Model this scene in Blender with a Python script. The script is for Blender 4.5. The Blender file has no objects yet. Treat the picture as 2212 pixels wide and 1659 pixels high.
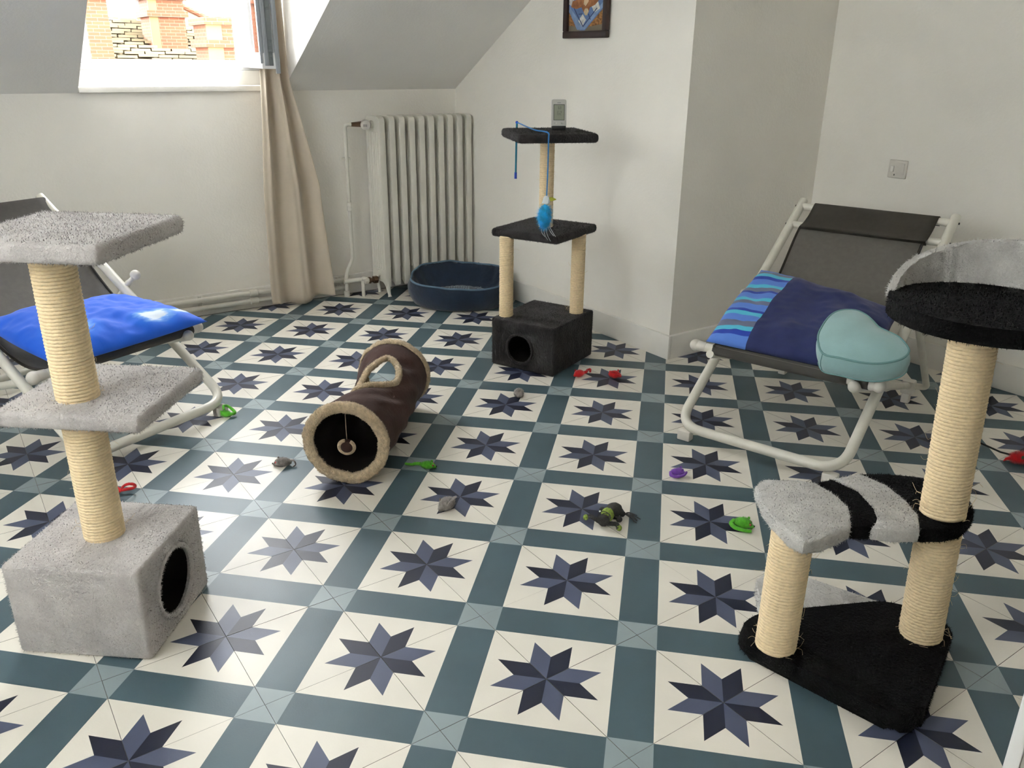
import bpy, bmesh, math, random
import numpy as np
from mathutils import Vector, Matrix, Euler, noise as mnoise
PI = math.pi
C = bpy.context.scene.collection
sc = bpy.context.scene

# ---------------------------------------------------------------- camera, sky, light, exposure
cam_d = bpy.data.cameras.new('camera')
cam = bpy.data.objects.new('camera', cam_d); C.objects.link(cam)
FPX = 1795.9
cam_d.sensor_fit = 'HORIZONTAL'; cam_d.sensor_width = 36.0; cam_d.lens = FPX / 2212 * 36.0
cam_d.clip_start = 0.02; cam_d.clip_end = 200
RIGHT = Vector((0.568, 0.823, 0.009)); DOWN = Vector((0.303, -0.199, -0.932)); FWD = Vector((-0.765, 0.532, -0.362))
FWD.normalize(); RIGHT = (RIGHT - FWD * RIGHT.dot(FWD)).normalized(); UP = RIGHT.cross(FWD)
m = Matrix((RIGHT, UP, -FWD)).transposed().to_4x4(); m.translation = Vector((1.079, -0.843, 1.178))
cam.matrix_world = m
sc.camera = cam

world = bpy.data.worlds.new('sky'); sc.world = world; world.use_nodes = True
wn = world.node_tree; wn.nodes.clear()
wo = wn.nodes.new('ShaderNodeOutputWorld'); wb = wn.nodes.new('ShaderNodeBackground')
wb.inputs['Color'].default_value = (0.96, 0.985, 1.0, 1); wb.inputs['Strength'].default_value = 8.5
wn.links.new(wb.outputs[0], wo.inputs[0])

for nm_, sz_, loc_, dir_ in (('window_portal', (.80, 1.10), (-3.22, .19, 1.70), (1, 0, 0)), ('window_portal', (1.66, 1.16), (-.35, -2.47, 1.53), (0, 1, 0))):
    pl = bpy.data.lights.new(nm_, 'AREA'); pl.shape = 'RECTANGLE'; pl.size, pl.size_y = sz_; pl.cycles.is_portal = True
    po = bpy.data.objects.new(nm_, pl); C.objects.link(po); po.location = loc_
    po.rotation_euler = Vector(dir_).to_track_quat('-Z', 'Z').to_euler()

sc.view_settings.view_transform = 'Standard'; sc.view_settings.look = 'None'
sc.view_settings.gamma = 1.0; sc.view_settings.use_curve_mapping = False
sc.view_settings.exposure = 1.75
sc.cycles.max_bounces = 12; sc.cycles.diffuse_bounces = 8; sc.cycles.glossy_bounces = 4
sc.cycles.transmission_bounces = 6; sc.cycles.transparent_max_bounces = 8
sc.cycles.use_denoising = True
sc.cycles.sample_clamp_indirect = 6.0

# ---------------------------------------------------------------- materials
MATS = {}
def rgb(r, g, b):
    f = lambda c: (c / 255 / 12.92) if c / 255 <= 0.04045 else ((c / 255 + 0.055) / 1.055) ** 2.4
    return (f(r), f(g), f(b))
def mat(name, col, rough=0.6, var=0.0, vscale=8.0, bump=0.0, bscale=60.0, metal=0.0, sheen=0.0, spec=0.5,
        col2=None, stretch=None, detail=4.0, rvar=0.0, transl=0.0, wpos=False):
    if name in MATS: return MATS[name]
    M = bpy.data.materials.new(name); M.use_nodes = True; nt = M.node_tree
    b = nt.nodes['Principled BSDF']; L = nt.links.new
    b.inputs['Base Color'].default_value = (*col, 1); b.inputs['Roughness'].default_value = rough
    b.inputs['Metallic'].default_value = metal; b.inputs['Specular IOR Level'].default_value = spec
    if sheen: b.inputs['Sheen Weight'].default_value = sheen; b.inputs['Sheen Roughness'].default_value = 0.5
    tc = nt.nodes.new('ShaderNodeTexCoord'); src = tc.outputs['Object']
    if wpos: src = nt.nodes.new('ShaderNodeNewGeometry').outputs['Position']
    if stretch:
        mp = nt.nodes.new('ShaderNodeMapping'); mp.inputs['Scale'].default_value = stretch; L(src, mp.inputs[0]); src = mp.outputs[0]
    if var or col2:
        n = nt.nodes.new('ShaderNodeTexNoise'); n.inputs['Scale'].default_value = vscale; n.inputs['Detail'].default_value = detail
        L(src, n.inputs['Vector'])
        mx = nt.nodes.new('ShaderNodeMix'); mx.data_type = 'RGBA'
        c2 = col2 if col2 else tuple(c * (1 - var) for c in col)
        c1 = col if col2 else tuple(min(1, c * (1 + var)) for c in col)
        mr = nt.nodes.new('ShaderNodeMapRange'); mr.inputs['From Min'].default_value = 0.35; mr.inputs['From Max'].default_value = 0.65
        L(n.outputs['Fac'], mr.inputs['Value']); L(mr.outputs[0], mx.inputs['Factor'])
        mx.inputs[6].default_value = (*c1, 1); mx.inputs[7].default_value = (*c2, 1); L(mx.outputs[2], b.inputs['Base Color'])
        if rvar:
            m2 = nt.nodes.new('ShaderNodeMapRange'); m2.inputs['To Min'].default_value = rough - rvar; m2.inputs['To Max'].default_value = rough + rvar
            L(n.outputs['Fac'], m2.inputs['Value']); L(m2.outputs[0], b.inputs['Roughness'])
    if bump:
        n2 = nt.nodes.new('ShaderNodeTexNoise'); n2.inputs['Scale'].default_value = bscale; n2.inputs['Detail'].default_value = 3
        L(src, n2.inputs['Vector'])
        bp = nt.nodes.new('ShaderNodeBump'); bp.inputs['Strength'].default_value = bump; bp.inputs['Distance'].default_value = 0.01
        L(n2.outputs['Fac'], bp.inputs['Height']); L(bp.outputs[0], b.inputs['Normal'])
    if transl: b.inputs['Transmission Weight'].default_value = transl
    MATS[name] = M
    return M

WALL = mat('painted_plaster', (0.825, 0.80, 0.742), 0.85, var=0.025, vscale=3, bump=0.12, bscale=90)
CEIL = mat('ceiling_paint', (0.81, 0.80, 0.775), 0.85, var=0.02, vscale=3, bump=0.1, bscale=90)
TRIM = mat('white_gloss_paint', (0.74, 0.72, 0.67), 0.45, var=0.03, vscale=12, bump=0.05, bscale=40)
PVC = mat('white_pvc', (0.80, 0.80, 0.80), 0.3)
TI = dict(rough=0.42, spec=0.38, vscale=5, bump=0.03, bscale=260, rvar=0.06, wpos=True)
T_CREAM = mat('tile_cream', rgb(222, 217, 206), var=0.04, **TI)
T_TEAL = mat('tile_teal', rgb(72, 92, 100), var=0.07, **TI)
T_PALE = mat('tile_pale_teal', rgb(140, 153, 156), var=0.05, **TI)
T_DARK = mat('tile_dark_navy', rgb(31, 35, 54), var=0.06, **TI)
T_LITE = mat('tile_slate_blue', rgb(78, 85, 108), var=0.06, **TI)
GROUT = mat('grout', (0.16, 0.15, 0.13), 0.9)
RADW = mat('radiator_enamel', (0.69, 0.67, 0.60), 0.4, var=0.04, vscale=10, bump=0.15, bscale=35)
BRASS = mat('aged_brass', (0.16, 0.10, 0.06), 0.45, metal=0.6)
CURT = mat('beige_curtain', rgb(196, 184, 166), 0.85, var=0.02, vscale=20, bump=0.05, bscale=500, sheen=0.2)
NAVYV = mat('navy_velour', rgb(12, 32, 54), 0.85, var=0.2, vscale=14, bump=0.2, bscale=60, sheen=0.25)
PIPING = mat('grey_blue_piping', rgb(88, 112, 132), 0.7)
THREAD = mat('pale_thread', rgb(150, 165, 170), 0.7)
BLKP = mat('charcoal_plush', rgb(50, 47, 48), 0.95, var=0.35, vscale=22, bump=0.6, bscale=150, sheen=0.10, spec=.2, stretch=(1, 1, 0.6))
BLKF = mat('charcoal_pile', rgb(56, 52, 53), 0.95, var=0.45, vscale=25, spec=.2)
JETP = mat('black_plush', rgb(13, 13, 14), 0.95, var=0.35, vscale=22, bump=0.5, bscale=170, sheen=0.02, spec=.2)
JETF = mat('black_pile', rgb(15, 15, 16), 0.95, var=0.4, vscale=25, spec=.2)
GRYP = mat('grey_plush', rgb(188, 183, 180), 0.92, var=0.12, vscale=18, bump=0.6, bscale=150, sheen=0.3)
GRYF = mat('grey_pile', rgb(196, 191, 188), 0.9, var=0.13, vscale=20)
SILP = mat('silver_plush', rgb(196, 194, 190), 0.92, var=0.10, vscale=25, bump=0.6, bscale=150, sheen=0.3)
SILF = mat('silver_pile', rgb(205, 203, 199), 0.9, var=0.12, vscale=25)
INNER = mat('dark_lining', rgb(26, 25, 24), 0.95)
SISAL = mat('sisal_rope', rgb(232, 211, 172), 0.75, var=0.06, vscale=120, bump=0.25, bscale=420, detail=3)
FIBRE = mat('sisal_fibre', rgb(222, 200, 160), 0.7)
WTUBE = mat('white_enamel_tube', rgb(214, 211, 200), 0.38, var=0.05, vscale=14, bump=0.04, bscale=60)
WPLAS = mat('white_plastic', rgb(206, 202, 194), 0.5, var=0.04, vscale=20)
SLING = mat('dark_mesh_sling', rgb(104, 101, 95), 0.8, var=0.05, vscale=60, bump=0.3, bscale=900)
SLING2 = mat('dark_mesh_hem', rgb(60, 56, 50), 0.8, var=0.08, vscale=60, bump=0.3, bscale=900)
SLEEVE = mat('grey_foam_sleeve', rgb(74, 72, 68), 0.85, bump=0.15, bscale=300)
MINT = mat('mint_suede', rgb(146, 182, 184), 0.9, var=0.08, vscale=9, bump=0.08, bscale=250, sheen=0.35)
MINTP = mat('mint_piping', rgb(112, 152, 152), 0.85)
BROWN = mat('brown_suede', rgb(66, 45, 40), 0.9, var=0.12, vscale=9, bump=0.25, bscale=70, sheen=0.04, spec=.25)
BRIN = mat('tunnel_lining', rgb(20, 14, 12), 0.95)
FLEECE = mat('beige_fleece', rgb(205, 184, 152), 0.95, var=0.16, vscale=90, bump=0.7, bscale=220, sheen=0.2)
SILVER = mat('silver_plastic', rgb(192, 192, 188), 0.35)
BLACKP = mat('black_plastic', rgb(24, 24, 25), 0.45)
LCD = mat('lcd_panel', rgb(150, 155, 138), 0.25)
LCDT = mat('lcd_digits', rgb(84, 90, 80), 0.4)
BLUES = mat('blue_plastic_rod', rgb(34, 118, 190), 0.3)
TEALS = mat('teal_plastic_rod', rgb(24, 116, 142), 0.3)
CAPB = mat('royal_blue_cap', rgb(30, 72, 190), 0.3)
FEATH = mat('turquoise_feather', rgb(18, 164, 220), 0.8, var=0.25, vscale=40, sheen=0.3)
RIBB = mat('white_ribbon', rgb(222, 228, 232), 0.45)
YELL = mat('yellow_green_beak', rgb(186, 190, 60), 0.6)
FRAMEW = mat('dark_wood_frame', rgb(48, 30, 26), 0.4, var=0.2, vscale=20)
ALU = mat('grey_aluminium', rgb(150, 155, 160), 0.5, var=0.03, vscale=4)
ALUD = mat('dark_aluminium', rgb(112, 118, 120), 0.5)
RED = mat('red_plush', rgb(196, 18, 24), 0.85, var=0.2, vscale=60, sheen=0.3)
GREEN = mat('green_plush', rgb(88, 180, 40), 0.85, var=0.2, vscale=90, sheen=0.3)
PURP = mat('purple_plush', rgb(118, 66, 168), 0.85, var=0.15, vscale=90, sheen=0.3)
MOUSE = mat('grey_mouse_fur', rgb(140, 134, 130), 0.9, var=0.3, vscale=90, sheen=0.3)
KNITD = mat('charcoal_knit', rgb(58, 57, 56), 0.9, var=0.25, vscale=220, bump=0.6, bscale=400)
KNITG = mat('green_knit', rgb(142, 166, 70), 0.9, var=0.3, vscale=220, bump=0.6, bscale=400)
EYER = mat('red_eye_disc', rgb(214, 84, 84), 0.5)
EYEB = mat('black_bead', rgb(12, 12, 14), 0.2)

def glass_mat():
    M = bpy.data.materials.new('window_glass'); M.use_nodes = True; nt = M.node_tree; nt.nodes.clear()
    o = nt.nodes.new('ShaderNodeOutputMaterial'); t = nt.nodes.new('ShaderNodeBsdfTransparent'); g = nt.nodes.new('ShaderNodeBsdfGlossy')
    g.inputs['Roughness'].default_value = 0.02; f = nt.nodes.new('ShaderNodeFresnel'); f.inputs[0].default_value = 1.45
    mx = nt.nodes.new('ShaderNodeMixShader'); L = nt.links.new
    L(f.outputs[0], mx.inputs[0]); L(t.outputs[0], mx.inputs[1]); L(g.outputs[0], mx.inputs[2]); L(mx.outputs[0], o.inputs[0])
    return M
GLASS = glass_mat()

# ---------------------------------------------------------------- helpers
def link(name, me, M=None, parent=None, smooth=None, loc=None, rot=None):
    o = bpy.data.objects.new(name, me); C.objects.link(o)
    if M is not None:
        for x in (M if isinstance(M, (list, tuple)) else [M]): me.materials.append(x)
    if parent is not None: o.parent = parent
    if smooth is not None:
        me.polygons.foreach_set('use_smooth', [True] * len(me.polygons))
        if smooth < 179: me.set_sharp_from_angle(angle=math.radians(smooth))
    if loc is not None: o.location = loc
    if rot is not None: o.rotation_euler = rot
    return o
def fin(name, bm, M=None, parent=None, smooth=40, **k):
    bmesh.ops.recalc_face_normals(bm, faces=bm.faces[:])
    me = bpy.data.meshes.new(name); bm.to_mesh(me); bm.free()
    return link(name, me, M, parent, smooth, **k)
def tag(o, label, cat, group=None, kind=None):
    if label: o['label'] = label
    if cat: o['category'] = cat
    if group: o['group'] = group
    if kind: o['kind'] = kind
    return o
def struct(o, label=None, cat=None):
    o['kind'] = 'structure'
    if label: o['label'] = label
    if cat: o['category'] = cat
    return o
def thing(name, label, cat, loc=(0, 0, 0), rz=0.0, group=None):
    o = bpy.data.objects.new(name, None); C.objects.link(o); o.empty_display_size = 0.05
    o.location = loc; o.rotation_euler = (0, 0, rz)
    return tag(o, label, cat, group)
def B(): return bmesh.new()
def box(bm, x0, x1, y0, y1, z0, z1, bev=0.0, seg=2, mi=0):
    r = bmesh.ops.create_cube(bm, size=1.0)
    vs = r['verts']
    for v in vs: v.co = Vector((x0 + (v.co.x + .5) * (x1 - x0), y0 + (v.co.y + .5) * (y1 - y0), z0 + (v.co.z + .5) * (z1 - z0)))
    fs = set(f for v in vs for f in v.link_faces)
    for f in fs: f.material_index = mi
    if bev:
        es = list(set(e for f in fs for e in f.edges))
        bmesh.ops.bevel(bm, geom=es, offset=bev, segments=seg, affect='EDGES', profile=0.5)
    return bm
def frames(P, closed=False):
    n = len(P); T = []
    for i in range(n):
        a = P[(i - 1) % n] if (closed or i > 0) else P[0]; b = P[(i + 1) % n] if (closed or i < n - 1) else P[-1]
        t = (b - a); T.append(t.normalized() if t.length > 1e-9 else Vector((0, 0, 1)))
    up = Vector((0, 0, 1)) if abs(T[0].z) < 0.9 else Vector((1, 0, 0))
    N = [(up - T[0] * up.dot(T[0])).normalized()]
    for i in range(1, n):
        v = N[-1] - T[i] * N[-1].dot(T[i]); N.append(v.normalized() if v.length > 1e-9 else N[-1])
    return T, N
def tube(bm, pts, r, seg=10, closed=False, caps=True, mi=0, jit=0.0, rnd=None):
    P = [Vector(p) for p in pts]; T, N = frames(P, closed); rings = []
    for i, p in enumerate(P):
        rr = r[i] if isinstance(r, (list, tuple)) else r; b = T[i].cross(N[i]); ring = []
        for k in range(seg):
            a = 2 * PI * k / seg; q = rr * (1 + (rnd.uniform(-jit, jit) if jit else 0))
            ring.append(bm.verts.new(p + (N[i] * math.cos(a) + b * math.sin(a)) * q))
        rings.append(ring)
    m = len(rings)
    for i in range(m if closed else m - 1):
        A, Bq = rings[i], rings[(i + 1) % m]
        for k in range(seg):
            f = bm.faces.new((A[k], A[(k + 1) % seg], Bq[(k + 1) % seg], Bq[k])); f.material_index = mi
    if caps and not closed:
        for ring in (rings[0], rings[-1]):
            f = bm.faces.new(ring); f.material_index = mi
    return bm
def smoothpath(pts, n=8, closed=False):
    P = [Vector(p) for p in pts]; out = []; m = len(P)
    for i in range(m if closed else m - 1):
        p0 = P[(i - 1) % m] if (closed or i > 0) else P[0]; p1 = P[i]; p2 = P[(i + 1) % m]
        p3 = P[(i + 2) % m] if (closed or i + 2 < m) else P[-1]
        for k in range(n):
            t = k / n; out.append(0.5 * ((2 * p1) + (p2 - p0) * t + (2 * p0 - 5 * p1 + 4 * p2 - p3) * t * t + (3 * p1 - p0 - 3 * p2 + p3) * t ** 3))
    if not closed: out.append(P[-1])
    return out
def fillet(pts, r, n=7):
    P = [Vector(p) for p in pts]; out = [P[0]]
    for i in range(1, len(P) - 1):
        a = (P[i - 1] - P[i]); b = (P[i + 1] - P[i]); ra = min(r, a.length * .49, b.length * .49); a.normalize(); b.normalize()
        s, e = P[i] + a * ra, P[i] + b * ra
        for k in range(n + 1):
            t = k / n; out.append(s * (1 - t) ** 2 + P[i] * 2 * t * (1 - t) + e * t * t)
    out.append(P[-1]); return out
def lathe(bm, prof, seg=24, c=(0, 0, 0), axis='Z', mi=0, close=True):
    rings = []
    for r, z in prof:
        ring = []
        for k in range(seg):
            a = 2 * PI * k / seg; x, y = r * math.cos(a), r * math.sin(a)
            v = (x, y, z) if axis == 'Z' else ((z, x, y) if axis == 'X' else (x, z, y))
            ring.append(bm.verts.new(Vector(v) + Vector(c)))
        rings.append(ring)
    for A, Bq in zip(rings, rings[1:]):
        for k in range(seg):
            f = bm.faces.new((A[k], A[(k + 1) % seg], Bq[(k + 1) % seg], Bq[k])); f.material_index = mi
    if close:
        for ring in (rings[0], rings[-1]):
            f = bm.faces.new(ring); f.material_index = mi
    return bm
def prism(bm, out, z0, z1, bev=0.0, seg=3, mi=0):
    lo = [bm.verts.new((x, y, z0)) for x, y in out]; hi = [bm.verts.new((x, y, z1)) for x, y in out]; n = len(out); fs = []
    fs.append(bm.faces.new(lo[::-1])); fs.append(bm.faces.new(hi))
    for i in range(n): fs.append(bm.faces.new((lo[i], lo[(i + 1) % n], hi[(i + 1) % n], hi[i])))
    for f in fs: f.material_index = mi
    if bev:
        es = [e for f in fs[:2] for e in f.edges]
        bmesh.ops.bevel(bm, geom=list(set(es)), offset=bev, segments=seg, affect='EDGES', profile=0.5)
    return bm
def roundpoly(pts, r, n=5):
    P = [Vector((x, y, 0)) for x, y in pts]; m = len(P); out = []
    for i in range(m):
        a = P[i - 1] - P[i]; b = P[(i + 1) % m] - P[i]; q = min(r, a.length * .45, b.length * .45); a.normalize(); b.normalize()
        s, e = P[i] + a * q, P[i] + b * q
        for k in range(n + 1):
            t = k / n; v = s * (1 - t) ** 2 + P[i] * 2 * t * (1 - t) + e * t * t; out.append((v.x, v.y))
    return out
def ellipsoid(bm, c, r, u=16, v=10, mi=0, jit=0, rnd=None, rot=None):
    mtx = Matrix.Translation(Vector(c)) @ (rot.to_matrix().to_4x4() if rot else Matrix()) @ Matrix.Diagonal((*r, 1))
    q = bmesh.ops.create_uvsphere(bm, u_segments=u, v_segments=v, radius=1, matrix=mtx)
    for w in q['verts']:
        if jit: w.co += Vector((rnd.uniform(-jit, jit), rnd.uniform(-jit, jit), rnd.uniform(-jit, jit)))
        for f in w.link_faces: f.material_index = mi
    return bm
def fur(o, n, ln, M, seed=1, w=0.0009, lay=0.55, region=None, name='plush_pile', drift=(0, 0, -0.2)):
    """short pile: n thin blades rooted on the faces of part o, one joined mesh"""
    me = o.data; me.calc_loop_triangles()
    co = np.empty(len(me.vertices) * 3); me.vertices.foreach_get('co', co); co = co.reshape(-1, 3)
    tr = np.empty(len(me.loop_triangles) * 3, dtype=np.int64); me.loop_triangles.foreach_get('vertices', tr); tr = tr.reshape(-1, 3)
    a, b, c = co[tr[:, 0]], co[tr[:, 1]], co[tr[:, 2]]; nn = np.cross(b - a, c - a); ar = np.linalg.norm(nn, axis=1)
    if region is not None: ar = ar * region((a + b + c) / 3, nn / np.maximum(ar, 1e-12)[:, None])
    rs = np.random.RandomState(seed); idx = rs.choice(len(ar), n, p=ar / ar.sum())
    u = rs.rand(n, 1); v = rs.rand(n, 1); fl = (u + v) > 1; u = np.where(fl, 1 - u, u); v = np.where(fl, 1 - v, v)
    p = a[idx] + (b - a)[idx] * u + (c - a)[idx] * v; nr = nn[idx] / np.maximum(np.linalg.norm(nn[idx], axis=1, keepdims=True), 1e-12)
    rv = rs.normal(0, 1, (n, 3)); tg = rv - nr * (rv * nr).sum(1, keepdims=True); tg /= np.maximum(np.linalg.norm(tg, axis=1, keepdims=True), 1e-9)
    dv = np.array(drift) + 1e-6; lt = dv - nr * (nr @ dv)[:, None]
    d = tg * (.45 + lay * .5) + lt + nr * rs.uniform(.25, 1.1, (n, 1)); d /= np.linalg.norm(d, axis=1, keepdims=True)
    L = ln * rs.uniform(.5, 1.2, (n, 1)); s = np.cross(d, nr); s /= np.maximum(np.linalg.norm(s, axis=1, keepdims=True), 1e-9)
    V = np.empty((n, 3, 3)); V[:, 0] = p - s * w - nr * .0006; V[:, 1] = p + s * w - nr * .0006; V[:, 2] = p + d * L
    m2 = bpy.data.meshes.new(name); m2.vertices.add(n * 3); m2.vertices.foreach_set('co', V.ravel())
    m2.loops.add(n * 3); m2.loops.foreach_set('vertex_index', np.arange(n * 3)); m2.polygons.add(n)
    m2.polygons.foreach_set('loop_start', np.arange(n) * 3); m2.polygons.foreach_set('loop_total', np.full(n, 3)); m2.update(); m2.validate()
    m2.polygons.foreach_set('use_smooth', np.ones(len(m2.polygons), dtype=bool))
    cn = nr + rs.normal(0, .10, (n, 3)); cn /= np.linalg.norm(cn, axis=1, keepdims=True)
    if len(m2.vertices) == n * 3: m2.normals_split_custom_set_from_vertices(np.repeat(cn, 3, axis=0).tolist())
    q = link(name, m2, M, o); q['kind'] = 'stuff'
    return q
def copy_tree(o, parent=None):
    c = o.copy(); C.objects.link(c); c.parent = parent
    for ch in o.children: copy_tree(ch, c)
    return c

# ================================================================ THE ROOM
XL, YB, XR, YR, XF, YN, ZC = -3.02, 1.615, -1.295, 2.46, 1.56, -2.30, 2.43
SL = math.tan(math.radians(30.5))
def zs(x): return 1.035 + SL * (x - XL)
XS = XL + (ZC - 1.035) / SL
DY0, DY1, DZ = -0.24, 0.655, 2.28           # dormer: cheeks and ceiling
XD = XL + (DZ - 1.035) / SL
XW = -3.10                                  # dormer front wall, room face

floor = struct(fin('floor', box(B(), XL - .2, XF + .2, YN - .2, YR + .2, -.16, -.004), GROUT, smooth=None), 'patterned cement tile floor with navy stars in cream squares', 'floor')
def tile_mesh():
    t = .25; k = .0612; a = .058; q = .068 * .70711; g = .0005
    bm = B()
    def V(x, y, z=0.0): return bm.verts.new((t / 2 + (x - t / 2) * (1 - 2 * g / t), t / 2 + (y - t / 2) * (1 - 2 * g / t), z))
    def F(pts, mi):
        f = bm.faces.new([V(*p) for p in pts]); f.material_index = mi
    for s in (0, 1):
        r = (lambda p: p) if s == 0 else (lambda p: (t - p[0], t - p[1]))
        F([r(p) for p in ((0, 0), (a, 0), (a + q, q), (q, q))], 3)
        F([r(p) for p in ((0, 0), (q, q), (q, a + q), (0, a))], 4)
        F([r(p) for p in ((a, 0), (t - k, 0), (0, t - k), (0, a), (q, a + q), (q, q), (a + q, q))], 0)
        F([r(p) for p in ((t, 0), (t, k), (t - k, 0))], 2)
    F(((t - k, 0), (t, k), (k, t), (0, t - k)), 1)
    cs = [(0, 0), (t, 0), (t, t), (0, t)]
    for i in range(4):
        p, w = cs[i], cs[(i + 1) % 4]; F((p + (0.0,), p + (-.004,), w + (-.004,), w + (0.0,)), 5)
    me = bpy.data.meshes.new('tile'); bm.to_mesh(me); bm.free()
    for x in (T_CREAM, T_TEAL, T_PALE, T_DARK, T_LITE, GROUT): me.materials.append(x)
    return me
TM = tile_mesh()
def project(p):
    v = Vector(p) - Vector((1.079, -0.843, 1.178)); d = v.dot(FWD)
    return (1106 + FPX * v.dot(RIGHT) / d, 829.5 - FPX * v.dot(UP) / d, d)
cells = []
for i in range(-13, 7):
    for j in range(-10, 10):
        cx, cy = (i + .5) * .25, (j + .5) * .25
        if cx < XL - .1 or cx > XF + .1 or cy < YN - .1 or cy > YR + .1: continue
        if cx < XR - .15 and cy > YB + .15: continue
        vis = 0.0
        for ox in (-.12, 0, .12):
            for oy in (-.12, 0, .12):
                u, v, d = project((cx + ox, cy + oy, 0))
                if d > .1 and -5 < u < 2217 and -5 < v < 1664: vis += 1 / d ** 3
        cells.append((vis, i, j))
cells.sort(reverse=True)
rest = B(); rt = random.Random(3)
for n, (vis, i, j) in enumerate(cells):
    flip = (i + j) % 2 != 0
    M4 = Matrix.Translation((i * .25 + (.25 if flip else 0), j * .25, rt.uniform(-.0004, .0003))) @ Matrix.Rotation(PI / 2 if flip else 0, 4, 'Z')
    if n < 300 and vis > 0:
        o = bpy.data.objects.new('tile', TM); C.objects.link(o); o.parent = floor; o.matrix_local = M4
    else:
        b2 = B(); b2.from_mesh(TM); b2.transform(M4); tmp = bpy.data.meshes.new('x'); b2.to_mesh(tmp); b2.free(); rest.from_mesh(tmp); bpy.data.meshes.remove(tmp)
me = bpy.data.meshes.new('far_tiles'); rest.to_mesh(me); rest.free()
rest_o = link('far_tiles', me, [T_CREAM, T_TEAL, T_PALE, T_DARK, T_LITE, GROUT], floor); rest_o['kind'] = 'stuff'

struct(fin('wall_left', box(B(), XL - .25, XL, YN - .2, YB + .2, 0, 1.035), WALL, smooth=None), 'low grey white knee wall under the window and sloping ceiling', 'wall')
struct(fin('wall_back', box(B(), XL - .25, XR, YB, YR + .2, 0, ZC + .2), WALL, smooth=None), 'cream white wall with the framed picture behind the black cat tree', 'wall')
struct(fin('wall_right', box(B(), XR, XF + .2, YR, YR + .2, 0, ZC + .2), WALL, smooth=None), 'beige white wall with the light switch', 'wall')
struct(fin('wall_front', box(B(), XF, XF + .2, YN - .2, YR, 0, ZC + .2), WALL, smooth=None), 'plain white wall behind the camera', 'wall')
bm = B()
for q_ in ((XL - .25, -1.20, 0, ZC + .2), (.50, XF + .2, 0, ZC + .2), (-1.20, .50, 0, .94), (-1.20, .50, 2.12, ZC + .2)): box(bm, q_[0], q_[1], YN - .2, YN, q_[2], q_[3])
struct(fin('wall_near', bm, WALL, smooth=None), 'plain white wall on the near side of the room', 'wall')
bm = B()
def slab(bm, y0, y1, x0, x1):
    th = .12; vs = []
    for y in (y0, y1):
        for x, dz in ((x0, 0), (x1, 0), (x1, th), (x0, th)): vs.append(bm.verts.new((x, y, zs(x) + dz)))
    a, b = vs[:4], vs[4:]; bm.faces.new(a); bm.faces.new(b[::-1])
    for k in range(4): bm.faces.new((a[k], b[k], b[(k + 1) % 4], a[(k + 1) % 4]))
slab(bm, YN - .2, DY0 - .05, XL - .2, XS); slab(bm, DY1 + .05, YB, XL - .2, XS); slab(bm, YB, YR + .2, XR - .02, XS); slab(bm, DY0, DY1, XD, XS)
box(bm, XS - .01, XF + .2, YN - .2, YR + .2, ZC, ZC + .15)
struct(fin('ceiling', bm, CEIL, smooth=None), 'grey white ceiling sloping down to the knee wall', 'ceiling')
bm = B()
for y0, y1 in ((DY0 - .1, DY0), (DY1, DY1 + .1)):   # the two cheeks of the dormer, above the slope line
    pr_ = [(XW - .16, .95), (XL - .001, .95), (XL - .001, 1.035), (XD, DZ), (XW - .16, DZ)]
    a = [bm.verts.new((x, y0, z)) for x, z in pr_]; b = [bm.verts.new((x, y1, z)) for x, z in pr_]
    bm.faces.new(a); bm.faces.new(b[::-1])
    for k in range(5): bm.faces.new((a[k], b[k], b[(k + 1) % 5], a[(k + 1) % 5]))
box(bm, XW - .16, XD + .05, DY0 - .1, DY1 + .1, DZ, DZ + .1)
struct(fin('wall_dormer', bm, CEIL, smooth=None), 'white plastered cheeks and soffit of the dormer around the window', 'wall')

# ---- window: fixed frame, apron panel, sill board, opened sash
win = struct(thing('window_1', 'white dormer window with its sash swung open into the room', 'window', (XW, (DY0 + DY1) / 2, 1.035)))
WZ0, WZ1, WY0, WY1 = 1.155, 2.20, -0.155, 0.515
def W(name, bm, M, par=win, sm=40):
    o = fin(name, bm, M, None, sm); o.parent = par; o.matrix_parent_inverse = Matrix.Translation(win.location).inverted() if par == win else Matrix()
    return o
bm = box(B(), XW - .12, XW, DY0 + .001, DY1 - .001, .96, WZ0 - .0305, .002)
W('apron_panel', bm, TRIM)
bm = B()
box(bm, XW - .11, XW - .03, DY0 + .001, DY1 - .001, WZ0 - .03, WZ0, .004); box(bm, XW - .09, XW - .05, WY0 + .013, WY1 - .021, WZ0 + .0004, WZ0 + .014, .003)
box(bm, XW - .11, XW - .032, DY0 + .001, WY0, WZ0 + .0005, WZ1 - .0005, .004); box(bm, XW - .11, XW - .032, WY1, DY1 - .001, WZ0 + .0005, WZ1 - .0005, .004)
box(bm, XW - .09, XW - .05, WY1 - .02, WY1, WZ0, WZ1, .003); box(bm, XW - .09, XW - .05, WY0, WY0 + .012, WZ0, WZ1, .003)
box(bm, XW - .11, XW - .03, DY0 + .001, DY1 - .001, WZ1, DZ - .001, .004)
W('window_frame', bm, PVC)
W('sill_board', box(B(), XW - .01, XL + .025, DY0 + .002, DY1 - .002, 1.036, 1.060, .003), TRIM)
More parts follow.
